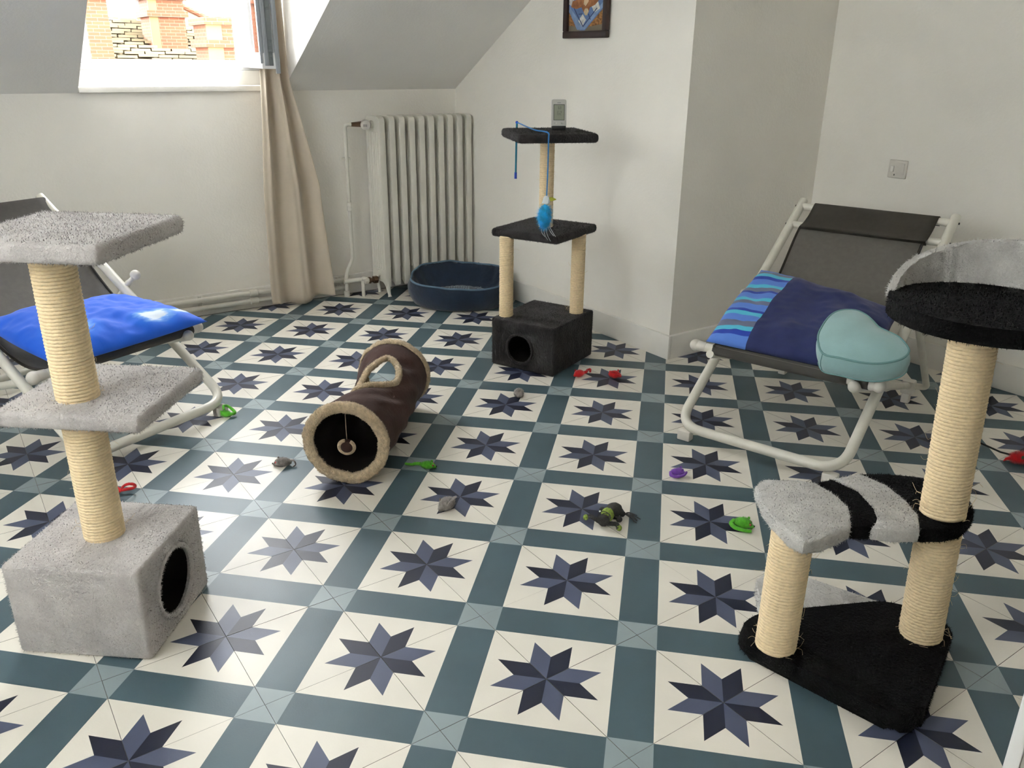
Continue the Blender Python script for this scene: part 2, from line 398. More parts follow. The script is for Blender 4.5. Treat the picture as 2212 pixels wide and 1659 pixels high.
# sash: hinged at the right jamb, swung about eighty degrees inward
hx, hy = XW - .02, WY1 + .018; ex, ey = -2.46, 0.405
sw = math.hypot(ex - hx, ey - hy); sang = math.atan2(ey - hy, ex - hx)
sash = thing('sash', None, None, (hx, hy, 0), sang); del_keys = [k for k in ('label', 'category') if k in sash.keys()]
sash.parent = win; sash.matrix_parent_inverse = Matrix.Translation(win.location).inverted()
bm = B(); s0, s1 = WZ0 - .016, WZ1 - .01; fw = .062
box(bm, 0, sw, -.032, .032, s0, s0 + fw, .004); box(bm, 0, sw, -.032, .032, s1 - fw, s1, .004)
box(bm, 0, fw, -.032, .032, s0 + fw, s1 - fw, .004); box(bm, sw - fw, sw - .006, -.032, .032, s0 + fw - .01, s1 - fw + .01, .004)
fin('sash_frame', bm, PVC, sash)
fin('pane', box(B(), fw - .01, sw - fw + .01, -.004, .004, s0 + fw - .01, s1 - fw + .01), GLASS, sash, smooth=None)
bm = B()   # grey edge profile of the lock stile with its groove and rebate lip
box(bm, sw - .008, sw, -.036, -.022, s0 + .02, s1 - .01, .002); box(bm, sw - .008, sw - .002, -.022, .018, s0 + .012, s1 - .01)
box(bm, sw - .008, sw + .004, -.020, -.004, s0 + .012, s1 - .01, .002); box(bm, sw - .012, sw + .006, .022, .040, s0 - .018, s1, .003)
fin('edge_profile', bm, ALU, sash)
bm = box(B(), sw - .004, sw + .001, -.003, .014, s0 + .012, s1 - .02)
for zz in (.035, .055, .075, .10, .22): box(bm, sw, sw + .003, .001, .010, s0 + zz, s0 + zz + .010, .001)
fin('lock_strip', bm, ALUD, sash)
W('hinge', box(B(), XW - .05, XW + .03, WY1 + .01, WY1 + .04, WZ0 - .012, WZ0 + .05, .005), PVC)

# ---- unseen second window in the near wall, added for soft fill light
fill_win = struct(thing('added_fill_window', 'added unseen white double window behind the camera for fill light', 'window', (-.35, YN - .14, .94)))
for x_ in (-.85, 0.0):
    sf = B(); s0_, s1_ = x_ + .002, x_ + .848
    box(sf, s0_, s1_, -.03, .03, .002, .062, .004); box(sf, s0_, s1_, -.03, .03, 1.118, 1.178, .004)
    box(sf, s0_, s0_ + .06, -.03, .03, .0625, 1.1175, .004); box(sf, s1_ - .06, s1_, -.03, .03, .0625, 1.1175, .004)
    so_ = fin('casement', sf, PVC, fill_win); fin('pane', box(B(), s0_ + .055, s1_ - .055, -.004, .004, .058, 1.122), GLASS, so_, smooth=None)
def fill_blind_mat():
    M = bpy.data.materials.new('fill_blind_fabric'); M.use_nodes = True; nt = M.node_tree; nt.nodes.clear(); L = nt.links.new
    o = nt.nodes.new('ShaderNodeOutputMaterial'); d = nt.nodes.new('ShaderNodeBsdfDiffuse'); t_ = nt.nodes.new('ShaderNodeBsdfTranslucent'); m_ = nt.nodes.new('ShaderNodeAddShader')
    d.inputs[0].default_value = (.14, .14, .14, 1); t_.inputs[0].default_value = (.84, .84, .83, 1)
    L(d.outputs[0], m_.inputs[0]); L(t_.outputs[0], m_.inputs[1]); L(m_.outputs[0], o.inputs[0]); return M
bl = thing('added_fill_blind', 'added unseen pale blind that softens the fill light from behind the camera', 'blind', (-.35, YN + .03, .92))  # out of view; added over the window as a broad, soft fill source
fin('fabric', box(B(), -.87, .87, -.0006, .0006, 0, 1.22), fill_blind_mat(), bl, smooth=None)
fin('roller', tube(B(), [(-.89, 0, 1.235), (.89, 0, 1.235)], .022, 14), PVC, bl)
fin('hem_bar', box(B(), -.87, .87, -.006, .006, -.012, .008, .003), PVC, bl)
# ---- baseboards
def bb(name, x0, x1, y0, y1, lab):
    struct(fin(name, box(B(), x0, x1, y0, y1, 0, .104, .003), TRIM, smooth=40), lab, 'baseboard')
bb('baseboard_left', XL, XL + .016, YN, YB, 'white painted baseboard behind the heating pipes under the window')
bb('baseboard_back', XL + .016, XR + .016, YB - .016, YB, 'white painted baseboard below the wall with the picture')
bb('baseboard_return', XR, XR + .016, YB, YR, 'white painted baseboard at the shaded wall beside the deck chair')
bb('baseboard_right', XR + .016, XF, YR - .016, YR, 'white painted baseboard below the light switch wall')

# ---- light switch
sw_t = thing('light_switch', 'square white wall switch above the right hand deck chair', 'light switch', (-.902, YR, .742))
fin('plate', box(B(), -.040, .040, -.009, 0, 0, .072, .003), WPLAS, sw_t)
fin('rocker', box(B(), -.028, -.014, -.014, -.008, .024, .048, .002), TRIM, sw_t)
fin('socket_cover', box(B(), -.002, .030, -.0105, -.008, .016, .060, .001), WPLAS, sw_t)
fin('screw', box(B(), -.012, -.008, -.0105, -.008, .010, .016, .001), BLACKP, sw_t)

# ---- door leaf standing open at the right edge of the view
dr = struct(thing('door_1', 'open door leaf with a white edge at the lower right corner', 'door', (.786, .104, 0), math.atan2(.30, .95)))
DOORG = mat('door_grey_paint', (0.40, 0.385, 0.35), 0.5, var=0.03, vscale=8)
fin('door_panel', box(B(), .012, .79, -.002, .036, .008, 2.02, .002), DOORG, dr)
fin('edge_trim', box(B(), -.004, .012, -.005, .038, .008, 2.02, .003), PVC, dr)

# ---- curtain
def curtain():
    t = thing('curtain', 'beige floor length curtain hanging gathered beside the window', 'curtain', (-2.93, .59, 0))
    def strip(name, key, folds, seed, amp):
        # key: (z, y_left, y_right, x_mid)
        me_v = []; nz, nu = 60, 90
        zz = np.linspace(.012, 2.20, nz); kz = [k[0] for k in key]
        for a in range(nz):
            z = zz[a]; yl = np.interp(z, kz, [k[1] for k in key]); yr = np.interp(z, kz, [k[2] for k in key]); xm = np.interp(z, kz, [k[3] for k in key])
            for b in range(nu):
                u = b / (nu - 1); ph = folds * 2 * PI * u + .35 * math.sin(z * 2.1 + seed)
                x = xm + amp * (1 - .25 * z / 2.2) * (math.sin(ph) + .35 * math.sin(2 * ph + z + seed)) + .004 * math.sin(9 * z + 7 * u)
                y = yl + (yr - yl) * (u + .03 * math.sin(ph + 1.2))
                me_v.append((x + 2.93, y - .59, z + (.012 * math.sin(ph * .5 + seed) + .012 if a == 0 else 0)))
        bm = B(); vs = [bm.verts.new(v) for v in me_v]
        for a in range(nz - 1):
            for b in range(nu - 1): bm.faces.new((vs[a * nu + b], vs[a * nu + b + 1], vs[(a + 1) * nu + b + 1], vs[(a + 1) * nu + b]))
        o = fin(name, bm, CURT, t, smooth=180); md = o.modifiers.new('s', 'SOLIDIFY'); md.thickness = .003
        return o
    strip('fabric', [(0, .45, .79, -2.918), (.15, .45, .78, -2.918), (.6, .47, .75, -2.922), (1.1, .512, .645, -2.925), (1.5, .525, .635, -2.92), (2.2, .53, .63, -2.92)], 2.1, 1.3, .030)
    hem = B(); box(hem, -.05, .05, -.09, .06, 2.185, 2.215, .008); fin('heading_tape', hem, CURT, t)
curtain()

# ---- heating pipes along the left wall
def pipe(name, lab, zc, y0, y1, cup, x=-2.985, r=.0125, ends=None):
    t = thing(name, lab, 'pipe', (x, (y0 + y1) / 2, 0), 0, 'heating pipes on the baseboard'); ym = (y0 + y1) / 2
    pts = [(0, y0 - ym, zc), (0, y1 - ym - .06, zc)] + (ends or [(0, y1 - ym, zc)])
    fin('pipe_run', tube(B(), fillet(pts, .04), r, 12), RADW, t)
    for yc in cup: fin('coupling', lathe(B(), [(r, -.022), (r * 1.35, -.018), (r * 1.35, .018), (r, .022)], 14, (0, yc - ym, zc), 'Y'), RADW, t)
    for yc in (-.62, .145, .86 - .3 * 0):
        if y0 < yc < y1:
            bm = box(B(), -.030, -.008, yc - ym - .012, yc - ym + .012, zc - .0175, zc + .0175, .003)
            ellipsoid(bm, (-.006, yc - ym, zc + .013), (.006, .006, .006), 10, 6); ellipsoid(bm, (-.006, yc - ym, zc - .013), (.006, .006, .006), 10, 6)
            fin('bracket', bm, RADW, t)
pipe('heating_pipe', 'upper of the two white heating pipes running under the window', .083, YN + .02, .92, (.40,))
pipe('heating_pipe', 'lower of the two white heating pipes just above the tiles', .043, YN + .02, .90, (.40,))

# ---- cast iron radiator
def radiator():
    y0, pit, n, zt, zb = 1.045, .0565, 10, .915, .085
    xb, xf = -2.985, -2.828; D = xf - xb
    t = thing('radiator', 'white cast iron column radiator under the sloping ceiling', 'radiator', (xb + D / 2, y0 + pit * n / 2, 0))
    def sect():
        bm = B(); w = .046
        # end tanks top and bottom (rounded), five columns
        prof_t = roundpoly([(-D / 2, zt - .075), (D / 2, zt - .075), (D / 2, zt), (-D / 2, zt)], .028, 5)
        prof_b = roundpoly([(-D / 2, zb), (-D / 2 + .03, zb - .012), (D / 2 - .035, zb - .012), (D / 2 - .004, zb - .035), (D / 2, zb + .06), (-D / 2, zb + .06)], .012, 3)
        for prof in (prof_t, prof_b):
            lo = [bm.verts.new((x, -w / 2 + .008, z)) for x, z in prof]; hi = [bm.verts.new((x, w / 2 - .008, z)) for x, z in prof]; k = len(prof)
            bm.faces.new(lo); bm.faces.new(hi[::-1])
            for i in range(k): bm.faces.new((lo[i], lo[(i + 1) % k], hi[(i + 1) % k], hi[i]))
        cw = D / 6
        for c in range(6):
            cx = -D / 2 + cw * (c + .5); first = c in (0, 5)
            cross = roundpoly([(cx - cw * .40, -w * .36), (cx + cw * .40, -w * .36), (cx + cw * .40, w * .36), (cx - cw * .40, w * .36)], cw * .39, 4)
            lo = [bm.verts.new((x, y, zb)) for x, y in cross]; hi = [bm.verts.new((x, y, zt - .05)) for x, y in cross]; k = len(cross)
            for i in range(k): bm.faces.new((lo[i], lo[(i + 1) % k], hi[(i + 1) % k], hi[i]))
        for zz in (.385, .635):    # joining webs between the columns
            box(bm, -D / 2 + .006, D / 2 - .006, -w * .24, w * .24, zz - .018, zz + .018, .004)
        # broad front and back strips
        for sx in (-1, 1):
            cross = roundpoly([(sx * (D / 2 - .012), -.0165), (sx * (D / 2), -.0165), (sx * (D / 2), .0165), (sx * (D / 2 - .012), .0165)], .004, 2)
            lo = [bm.verts.new((x, y, zb - .005)) for x, y in cross]; hi = [bm.verts.new((x, y, zt - .03)) for x, y in cross]; k = len(cross)
            for i in range(k): bm.faces.new((lo[i], lo[(i + 1) % k], hi[(i + 1) % k], hi[i]))
        for zz in (zb + .03, zt - .038): lathe(bm, [(.018, -pit / 2), (.018, pit / 2)], 12, (0, 0, zz), 'Y')
        return bm
    s = fin('section', sect(), RADW, t, smooth=45); s.location = (0, -pit * n / 2 + pit / 2, 0)
    for k in range(1, n):
        c = s.copy(); C.objects.link(c); c.parent = t; c.location = (0, -pit * n / 2 + pit * (k + .5), 0)
    for k in (0, n - 1):
        for sx in (-.35, .40):
            bm = tube(B(), [(D * sx, 0, zb + .0), (D * sx + .006, 0, .04), (D * sx + .016, 0, .012), (D * sx + .020, 0, 0)], [.016, .011, .008, .011], 10)
            fin('foot', bm, RADW, t, loc=(0, -pit * n / 2 + pit * (k + .5), 0))
    ye = -pit * n / 2
    v = thing('valve', None, None, (0, 0, 0)); v.parent = t
    bm = lathe(B(), [(.016, 0), (.023, .006), (.0245, .028), (.022, .040), (.014, .046), (0.004, .047)], 20, (0, 0, 0), 'X'); 
    o = fin('thermostat_head', bm, WPLAS, v); o.location = (-.004, ye - .022, .878); o.rotation_euler = (0, .10, -.42)
    for k in range(4): box(bm2 := B(), .0465, .0482, -.010 + k * .005, -.008 + k * .005, -.006, .006); fin('vent_slot', bm2, BLACKP, v, loc=(-.004, ye - .022, .878), rot=(0, .10, -.42))
    fin('valve_body', tube(B(), [(-.030, ye - .085, .876), (-.028, ye - .035, .876), (0, ye - .012, .876)], [.010, .014, .013], 10), BRASS, v)
    px = -.045
    up = fin('feed_pipe', tube(B(), fillet([(px + .01, ye - .075, .876), (px - .01, ye - .11, .876), (px - .01, ye - .112, .25), (px - .005, ye - .112, .20), (px - .005, ye - .155, .125), (px - .005, ye - .158, .0)], .03), .0095, 10), RADW, t)
    fin('pipe_collar', lathe(B(), [(.0095, -.024), (.0135, -.02), (.0135, -.004), (.011, 0), (.0135, .004), (.0135, .02), (.0095, .024)], 14, (px - .01, ye - .112, .47)), RADW, t)
    fin('pipe_collar', lathe(B(), [(.0095, .03), (.015, .026), (.015, 0), (.018, -.001)], 14, (px - .005, ye - .158, .001)), RADW, t)
    fin('pipe_bracket', box(B(), px - .03, px - .008, ye - .135, ye - .089, .70, .715, .004), RADW, t)
    fin('return_pipe', tube(B(), fillet([(px + .004, ye - .175, .083), (px + .004, ye - .08, .083), (0, ye - .06, .083), (0, ye - .055, .083)], .02), .012, 10), RADW, t)
    bm = lathe(B(), [(.012, 0), (.020, .004), (.020, .022), (.014, .026), (.014, .034)], 8, (0, ye - .082, .084), 'Y'); ellipsoid(bm, (0, ye - .078, .098), (.014, .014, .010), 10, 6)
    fin('lockshield', bm, RADW, t)
    fin('drain_pipe', tube(B(), [(0, ye - .085, .085), (0, ye - .085, 0)], .0095, 10), RADW, t)
    fin('union_nut', lathe(B(), [(.011, 0), (.018, .004), (.018, .012), (.012, .016), (.012, .026), (.020, .030), (.020, .052), (.012, .056)], 6, (0, ye - .054, .083), 'Y'), BRASS, t)
radiator()

# ================================================================ OUTSIDE: roofs and chimneys across the street
def brick_mat(name, c1, c2, mortar, sc_):
    M = bpy.data.materials.new(name); M.use_nodes = True; nt = M.node_tree; b = nt.nodes['Principled BSDF']; L = nt.links.new
    g = nt.nodes.new('ShaderNodeTexCoord'); br = nt.nodes.new('ShaderNodeTexBrick'); mp = nt.nodes.new('ShaderNodeMapping')
    sx = nt.nodes.new('ShaderNodeSeparateXYZ'); ad = nt.nodes.new('ShaderNodeMath'); cb = nt.nodes.new('ShaderNodeCombineXYZ')
    L(g.outputs['Object'], sx.inputs[0]); L(sx.outputs[0], ad.inputs[0]); L(sx.outputs[1], ad.inputs[1]); L(ad.outputs[0], cb.inputs[0]); L(sx.outputs[2], cb.inputs[1])
    L(cb.outputs[0], br.inputs['Vector'])
    br.inputs['Color1'].default_value = (*c1, 1); br.inputs['Color2'].default_value = (*c2, 1); br.inputs['Mortar'].default_value = (*mortar, 1)
    br.inputs['Scale'].default_value = sc_; br.inputs['Mortar Size'].default_value = .02
    br.inputs['Brick Width'].default_value = .24 * 4; br.inputs['Row Height'].default_value = .075 * 4
    L(br.outputs['Color'], b.inputs['Base Color']); b.inputs['Roughness'].default_value = .9
    return M
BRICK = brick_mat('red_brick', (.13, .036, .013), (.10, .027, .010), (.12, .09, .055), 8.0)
STUCCO = mat('ochre_stucco', (.13, .09, .035), .9, var=.1, vscale=3)
ROOFT = mat('clay_roof_tile', (.13, .105, .06), .9, var=.35, vscale=1.8, detail=6)
ROOFW = mat('pale_render', (.24, .19, .15), .9)
house = thing('house', 'tiled house roof with brick chimneys seen through the window', 'building', (-11.5, 1.2, -4.0))
HX, HZ = -11.5, -4.0
def ridge(y): return 1.50 + .06 * math.sin(y * 1.1)
body = fin('wall', box(B(), -3.4, 4.4, -8, 8, 0, 4.6), STUCCO, house, smooth=None)
# roof: plane rising away from the room, with rows of overlapping tiles
rb = B(); rr = random.Random(8)
x0, z0, x1, z1 = -6.9, .30, -12.6, 1.68
nrow, tw = 34, .24
sl = math.atan2(z1 - z0, x0 - x1)
for r in range(nrow):
    f0 = r / nrow; f1 = (r + 1.18) / nrow
    for k in range(int(11 / tw)):
        yy = -4.3 + k * tw + (tw / 2 if r % 2 else 0); j = rr.uniform(-.02, .02); lift = rr.uniform(.01, .03)
        pa = (x0 + (x1 - x0) * f0 - HX + j, z0 + (z1 - z0) * f0 - HZ + .035 + lift); pb = (x0 + (x1 - x0) * f1 - HX, z0 + (z1 - z0) * f1 - HZ)
        v = [rb.verts.new((pa[0], yy - 1.2 + .006, pa[1])), rb.verts.new((pa[0], yy - 1.2 + tw - .006, pa[1])), rb.verts.new((pb[0], yy - 1.2 + tw - .006, pb[1])), rb.verts.new((pb[0], yy - 1.2 + .006, pb[1]))]
        lo = [rb.verts.new(w.co + Vector((0, 0, -.03))) for w in v[:2]]
        rb.faces.new(v); rb.faces.new((lo[0], lo[1], v[1], v[0]))
roof = fin('roof', box(B(), x1 - HX, x0 - HX, -5.6, 6.2, 0, .02), ROOFT, house, smooth=None)
for v in roof.data.vertices:
    f = (x0 - HX - v.co.x) / (x0 - x1); v.co.z += z0 - HZ + (z1 - z0) * f - .03
rt_o = fin('roof_tiles', rb, ROOFT, roof, smooth=None); rt_o['kind'] = 'stuff'
def chimney(y, x, w, d, zb, zt, bands, half=0.0):
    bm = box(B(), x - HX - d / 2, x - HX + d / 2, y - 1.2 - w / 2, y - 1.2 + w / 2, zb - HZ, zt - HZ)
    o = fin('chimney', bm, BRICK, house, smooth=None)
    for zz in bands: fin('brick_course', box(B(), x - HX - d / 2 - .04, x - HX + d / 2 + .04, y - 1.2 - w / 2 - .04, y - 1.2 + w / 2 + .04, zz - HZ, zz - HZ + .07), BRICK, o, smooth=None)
    if half: fin('rendered_side', box(B(), x - HX + d / 2 - .02, x - HX + d / 2 + .012, y - 1.2 - w / 2 - .012, y - 1.2 - w / 2 + half, zb - HZ, zt - HZ - .05), STUCCO, o, smooth=None)
    return o
chimney(.96, -10.2, .52, .6, .2, 2.6, (1.78,), .13)
chimney(2.11, -11.2, .42, .55, .4, 2.5, (1.66, 1.86), .09)
chimney(2.22, -9.2, .40, .55, .2, 1.60, (1.29, 1.52), .15)
chimney(3.1, -9.0, .5, .55, .2, 2.0, (1.5,), 0)
g = B()
for yy in (0,):
    a = [g.verts.new((-12.1 - HX, y - 1.2, z - HZ)) for y, z in ((2.2, 1.2), (3.4, 1.2), (3.4, 1.52), (2.45, 1.95), (2.2, 1.95))]
    b = [g.verts.new((v.co.x - .4, v.co.y, v.co.z)) for v in a]
    g.faces.new(a); g.faces.new(b[::-1])
    for k in range(5): g.faces.new((a[k], b[k], b[(k + 1) % 5], a[(k + 1) % 5]))
gb = fin('gable', g, ROOFW, house, smooth=None)
fin('verge', tube(B(), [(-12.08 - HX, 2.2, 1.50 - HZ), (-12.08 - HX, 1.25, 1.93 - HZ)], .035, 8), BRICK, gb)

# ================================================================ CAT TREES
def sisal(parent, p0, p1, R, seed=0, fib=26, pitch=.0072, name='sisal_post'):
    """post wound with sisal rope: a continuous helical rope with its twist, over a core"""
    p0, p1 = Vector(p0), Vector(p1); ax = (p1 - p0); H = ax.length; ax.normalize()
    q = Vector((0, 0, 1)).rotation_difference(ax); turns = H / pitch; sg = 44; n = int(turns * sg); r = pitch * .54; cs = 6
    k = np.arange(n + 1); th = k * 2 * np.pi / sg; rs = np.random.RandomState(seed)
    z = np.clip(k / n * H, 0, H); ph = np.linspace(-1.5, 1.5, cs)
    tw = th * R / (pitch * 1.1)
    rad = r * (1 + .16 * np.sin(2 * (ph[None, :]) + tw[:, None] * 2 * np.pi / 2.2) + rs.normal(0, .05, (n + 1, cs)))
    rr_ = (R - r * .95) + rad * np.cos(ph)[None, :]; zz = z[:, None] + rad * np.sin(ph)[None, :]
    zz = np.clip(zz, 0, H)
    V = np.stack([rr_ * np.cos(th)[:, None], rr_ * np.sin(th)[:, None], zz], -1).reshape(-1, 3)
    i = np.arange(n)[:, None] * cs + np.arange(cs - 1)[None, :]
    F = np.stack([i, i + 1, i + cs + 1, i + cs], -1).reshape(-1, 4)
    core = []; cf = []; b0 = len(V); cr = R - r * .95
    for zc in (0, H):
        for a in range(24): core.append((cr * math.cos(2 * PI * a / 24), cr * math.sin(2 * PI * a / 24), zc))
    for a in range(24): cf.append((b0 + a, b0 + (a + 1) % 24, b0 + 24 + (a + 1) % 24, b0 + 24 + a))
    cf += [tuple(range(b0 + 23, b0 - 1, -1)), tuple(range(b0 + 24, b0 + 48))]
    V = np.vstack([V, np.array(core)])
    me = bpy.data.meshes.new(name); me.from_pydata(V.tolist(), [], F.tolist() + cf); me.update()
    o = link(name, me, SISAL, parent, smooth=180); o.location = p0; o.rotation_mode = 'QUATERNION'; o.rotation_quaternion = q
    if fib:
        bm = B(); rd = random.Random(seed + 5)
        for _ in range(fib):
            a = rd.uniform(0, 2 * PI); zz_ = H * (rd.choice((rd.uniform(0, 1), rd.uniform(0, .12)))); l = rd.uniform(.008, .026)
            st = Vector((math.cos(a), math.sin(a), 0)); tg = Vector((-math.sin(a), math.cos(a), 0)) * rd.choice((-1, 1))
            pts = [st * (R - .001) + Vector((0, 0, zz_)), st * (R + l * .35) + tg * l * .5 + Vector((0, 0, zz_ + rd.uniform(-.005, .008))), st * (R + l * rd.uniform(.3, .8)) + tg * l + Vector((0, 0, max(.001, zz_ + rd.uniform(-.012, .014))))]
            tube(bm, smoothpath(pts, 4), .00035, 3, caps=False)
        fo = fin('loose_fibres', bm, FIBRE, o, smooth=180); fo['kind'] = 'stuff'
    return o
def plush_box(parent, sx, sy, h, hole_face, hr, hz, M, MF, nf, seed, hoff=0.0):
    """hollow plush cube with a round entrance cut in one side"""
    bm = B(); r = .009; th = .012
    # outer shell as rounded box, hole made by building that face as a ring of quads
    def face_panel(w, hgt, hr, hc, hz, N=40):
        # returns 2d verts/quads of a w x hgt panel with a round hole at (hc,hz)
        out = []; inn = []
        for k in range(N):
            a = 2 * PI * k / N; dx, dy = math.cos(a), math.sin(a)
            t = min(((w / 2 - hc) / dx if dx > 1e-6 else 9), ((-w / 2 - hc) / dx if dx < -1e-6 else 9), ((hgt - hz) / dy if dy > 1e-6 else 9), ((0 - hz) / dy if dy < -1e-6 else 9))
            out.append((hc + dx * t, hz + dy * t)); inn.append((hc + dx * hr, hz + dy * hr))
        return out, inn
    box(bm, -sx / 2, sx / 2, -sy / 2, sy / 2, 0, h, r, 4)
    o = fin('plush_box', bm, [M, INNER], parent, smooth=50)
    # entrance: dark recess cylinder with a fuzzy rim, cut by boolean
    cut = B(); ax = 'X' if hole_face == '+X' else 'Y'
    if ax == 'X': lathe(cut, [(hr, sx / 2 - .20), (hr, sx / 2 + .05)], 40, (0, hoff, hz), 'X')
    else: lathe(cut, [(hr, -sy / 2 - .05), (hr, -sy / 2 + .20)], 40, (hoff, 0, hz), 'Y')
    bmesh.ops.recalc_face_normals(cut, faces=cut.faces[:]); cm = bpy.data.meshes.new('cut'); cut.to_mesh(cm); cut.free()
    co = bpy.data.objects.new('cut', cm); C.objects.link(co); co.parent = parent
    inner = B(); box(inner, -sx / 2 + th, sx / 2 - th, -sy / 2 + th, sy / 2 - th, th, h - th)
    bmesh.ops.recalc_face_normals(inner, faces=inner.faces[:]); im = bpy.data.meshes.new('cut2'); inner.to_mesh(im); inner.free()
    io = bpy.data.objects.new('cut2', im); C.objects.link(io); io.parent = parent
    bpy.context.view_layer.update()
    for c_ in (io, co):
        md = o.modifiers.new('b', 'BOOLEAN'); md.operation = 'DIFFERENCE'; md.object = c_; md.solver = 'EXACT'
    dg = bpy.context.evaluated_depsgraph_get(); nm = bpy.data.meshes.new_from_object(o.evaluated_get(dg)); old = o.data; o.modifiers.clear(); o.data = nm
    for c_ in (io, co): bpy.data.objects.remove(c_)
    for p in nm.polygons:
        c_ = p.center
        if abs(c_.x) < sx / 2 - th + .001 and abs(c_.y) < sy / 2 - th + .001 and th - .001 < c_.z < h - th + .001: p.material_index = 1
    rim = [(sx / 2 - .002, hoff + hr * math.cos(2 * PI * k / 48), hz + hr * math.sin(2 * PI * k / 48)) for k in range(48)] if ax == 'X' else [(hoff + hr * math.cos(2 * PI * k / 48), -sy / 2 + .002, hz + hr * math.sin(2 * PI * k / 48)) for k in range(48)]
    rm = fin('entrance_rim', tube(B(), rim, .006, 8, closed=True), M, parent, smooth=180)
    fur(rm, 2500, .006, MF, seed + 9)
    def outer(cn, nn):
        return ((np.abs(cn[:, 0]) > sx / 2 - th * .4) | (np.abs(cn[:, 1]) > sy / 2 - th * .4) | (cn[:, 2] > h - th * .4)).astype(float) * (cn[:, 2] > .004)
    fur(o, nf, .0055, MF, seed, region=outer, w=.0008)
    return o
def platform(parent, sx, sy, z0, z1, cx, cy, rz, M, MF, nf, seed, name='platform'):
    o = fin(name, box(B(), -sx / 2, sx / 2, -sy / 2, sy / 2, 0, z1 - z0, .012, 4), M, parent, smooth=60, loc=(cx, cy, z0), rot=(0, 0, rz))
    fur(o, nf, .006, MF, seed, w=.0008)
    return o

# --- grey cat tree, front left
a_g = math.atan2(.224, .185)
gt = thing('cat_tree', 'light grey plush cat tree with two platforms at the left edge', 'cat tree', (-.7055, -.6745, 0), a_g)
plush_box(gt, .290, .280, .215, '+X', .078, .105, GRYP, GRYF, 26000, 11)
sisal(gt, (0, 0, .208), (0, 0, .505), .0415, 21)
platform(gt, .30, .29, .500, .535, .025, .052, 0, GRYP, GRYF, 16000, 12)
sisal(gt, (0, 0, .528), (0, 0, .845), .0415, 22)
platform(gt, .31, .32, .838, .875, .022, .032, -.02, GRYP, GRYF, 18000, 13)

# --- black cat tree in the middle
a_b = math.atan2(.113, .27)
bt = thing('cat_tree', 'charcoal plush cat tree with three sisal posts beside the navy bed', 'cat tree', (-1.582, 1.163, 0), a_b)
plush_box(bt, .297, .335, .200, '-Y', .062, .088, BLKP, BLKF, 16000, 31, hoff=-.012)
sisal(bt, (-.112, -.112, .196), (-.112, -.112, .53), .0285, 32, fib=16)
sisal(bt, (.105, .092, .196), (.105, .092, .53), .0285, 33, fib=16)
platform(bt, .307, .330, .524, .557, -.022, .034, -.003, BLKP, BLKF, 9000, 34)
sisal(bt, (-.012, .022, .552), (-.012, .022, .905), .0285, 35, fib=16)
platform(bt, .321, .309, .895, .928, -.008, .020, -.389 - a_b, BLKP, BLKF, 8000, 36)

# --- fish shaped cat tree, right
ft = thing('cat_tree', 'black and silver fish shaped cat tree with round seat at the right', 'cat tree', (.31, .60, 0), 0)
FX, FY = .31, .60
def sh(pts): return [(x - FX, y - FY) for x, y in pts]
base_out = roundpoly(sh([(.150, .385), (.130, .480), (.268, .768), (.400, .815), (.512, .500), (.485, .452)]), .045, 5)
bo = fin('base', prism(B(), base_out, 0, .045, .014, 3), JETP, ft, smooth=60); fur(bo, 16000, .006, JETF, 41, w=.0008)
tail = roundpoly(sh([(.132, .50), (.030, .60), (.058, .672), (.100, .694), (.275, .757), (.22, .66)]), .022, 4)
to = fin('base_tail', prism(B(), tail, 0, .040, .012, 3), SILP, ft, smooth=60); fur(to, 5000, .006, SILF, 42, w=.0008)
sisal(ft, (.226 - FX, .428 - FY, .04), (.221 - FX, .437 - FY, .304), .0415, 43, fib=45)
sisal(ft, (.376 - FX, .716 - FY, .04), (.366 - FX, .716 - FY, .31), .0430, 44, fib=45)
sisal(ft, (.366 - FX, .716 - FY, .332), (.345 - FX, .728 - FY, .735), .0430, 45, fib=40)
OUT = [(.065, .534), (.075, .494), (.135, .448), (.19, .417), (.245, .392), (.277, .394), (.288, .428), (.295, .475), (.293, .517), (.317, .548), (.348, .576), (.376, .619), (.403, .659), (.415, .7), (.406, .755), (.389, .795), (.365, .818), (.327, .839), (.277, .838), (.234, .821), (.193, .778), (.165, .735), (.146, .66), (.138, .616), (.115, .585), (.087, .563)]
B1 = [(.138, .616), (.2, .605), (.243, .585), (.271, .554), (.293, .517)]
B2 = [(.146, .66), (.219, .66), (.28, .623), (.311, .59), (.317, .548)]
B3 = [(.165, .735), (.234, .736), (.3, .704), (.348, .668), (.376, .619)]
def seg(name, pts, M, MF, n, seed, dz=0.0):
    # a stripe of the fish platform, its own plush piece
    o = fin(name, prism(B(), sh(pts), .302, .332 + dz, .007, 3), M, ft, smooth=60); fur(o, n, .006, MF, seed, w=.0008); return o
DS = .965   # the traced outline is the top surface, slightly grown by the pile
seg('fish_tail', OUT[23:] + OUT[:9] + B1[::-1][1:-1], SILP, SILF, 9000, 46, .001)
seg('fish_stripe', B1 + [OUT[9]] + B2[::-1][1:] , JETP, JETF, 5000, 47)
seg('fish_stripe', B2 + [OUT[10]] + B3[::-1], SILP, SILF, 6000, 48, .001)
seg('fish_head', B3 + OUT[12:21], JETP, JETF, 9000, 49)
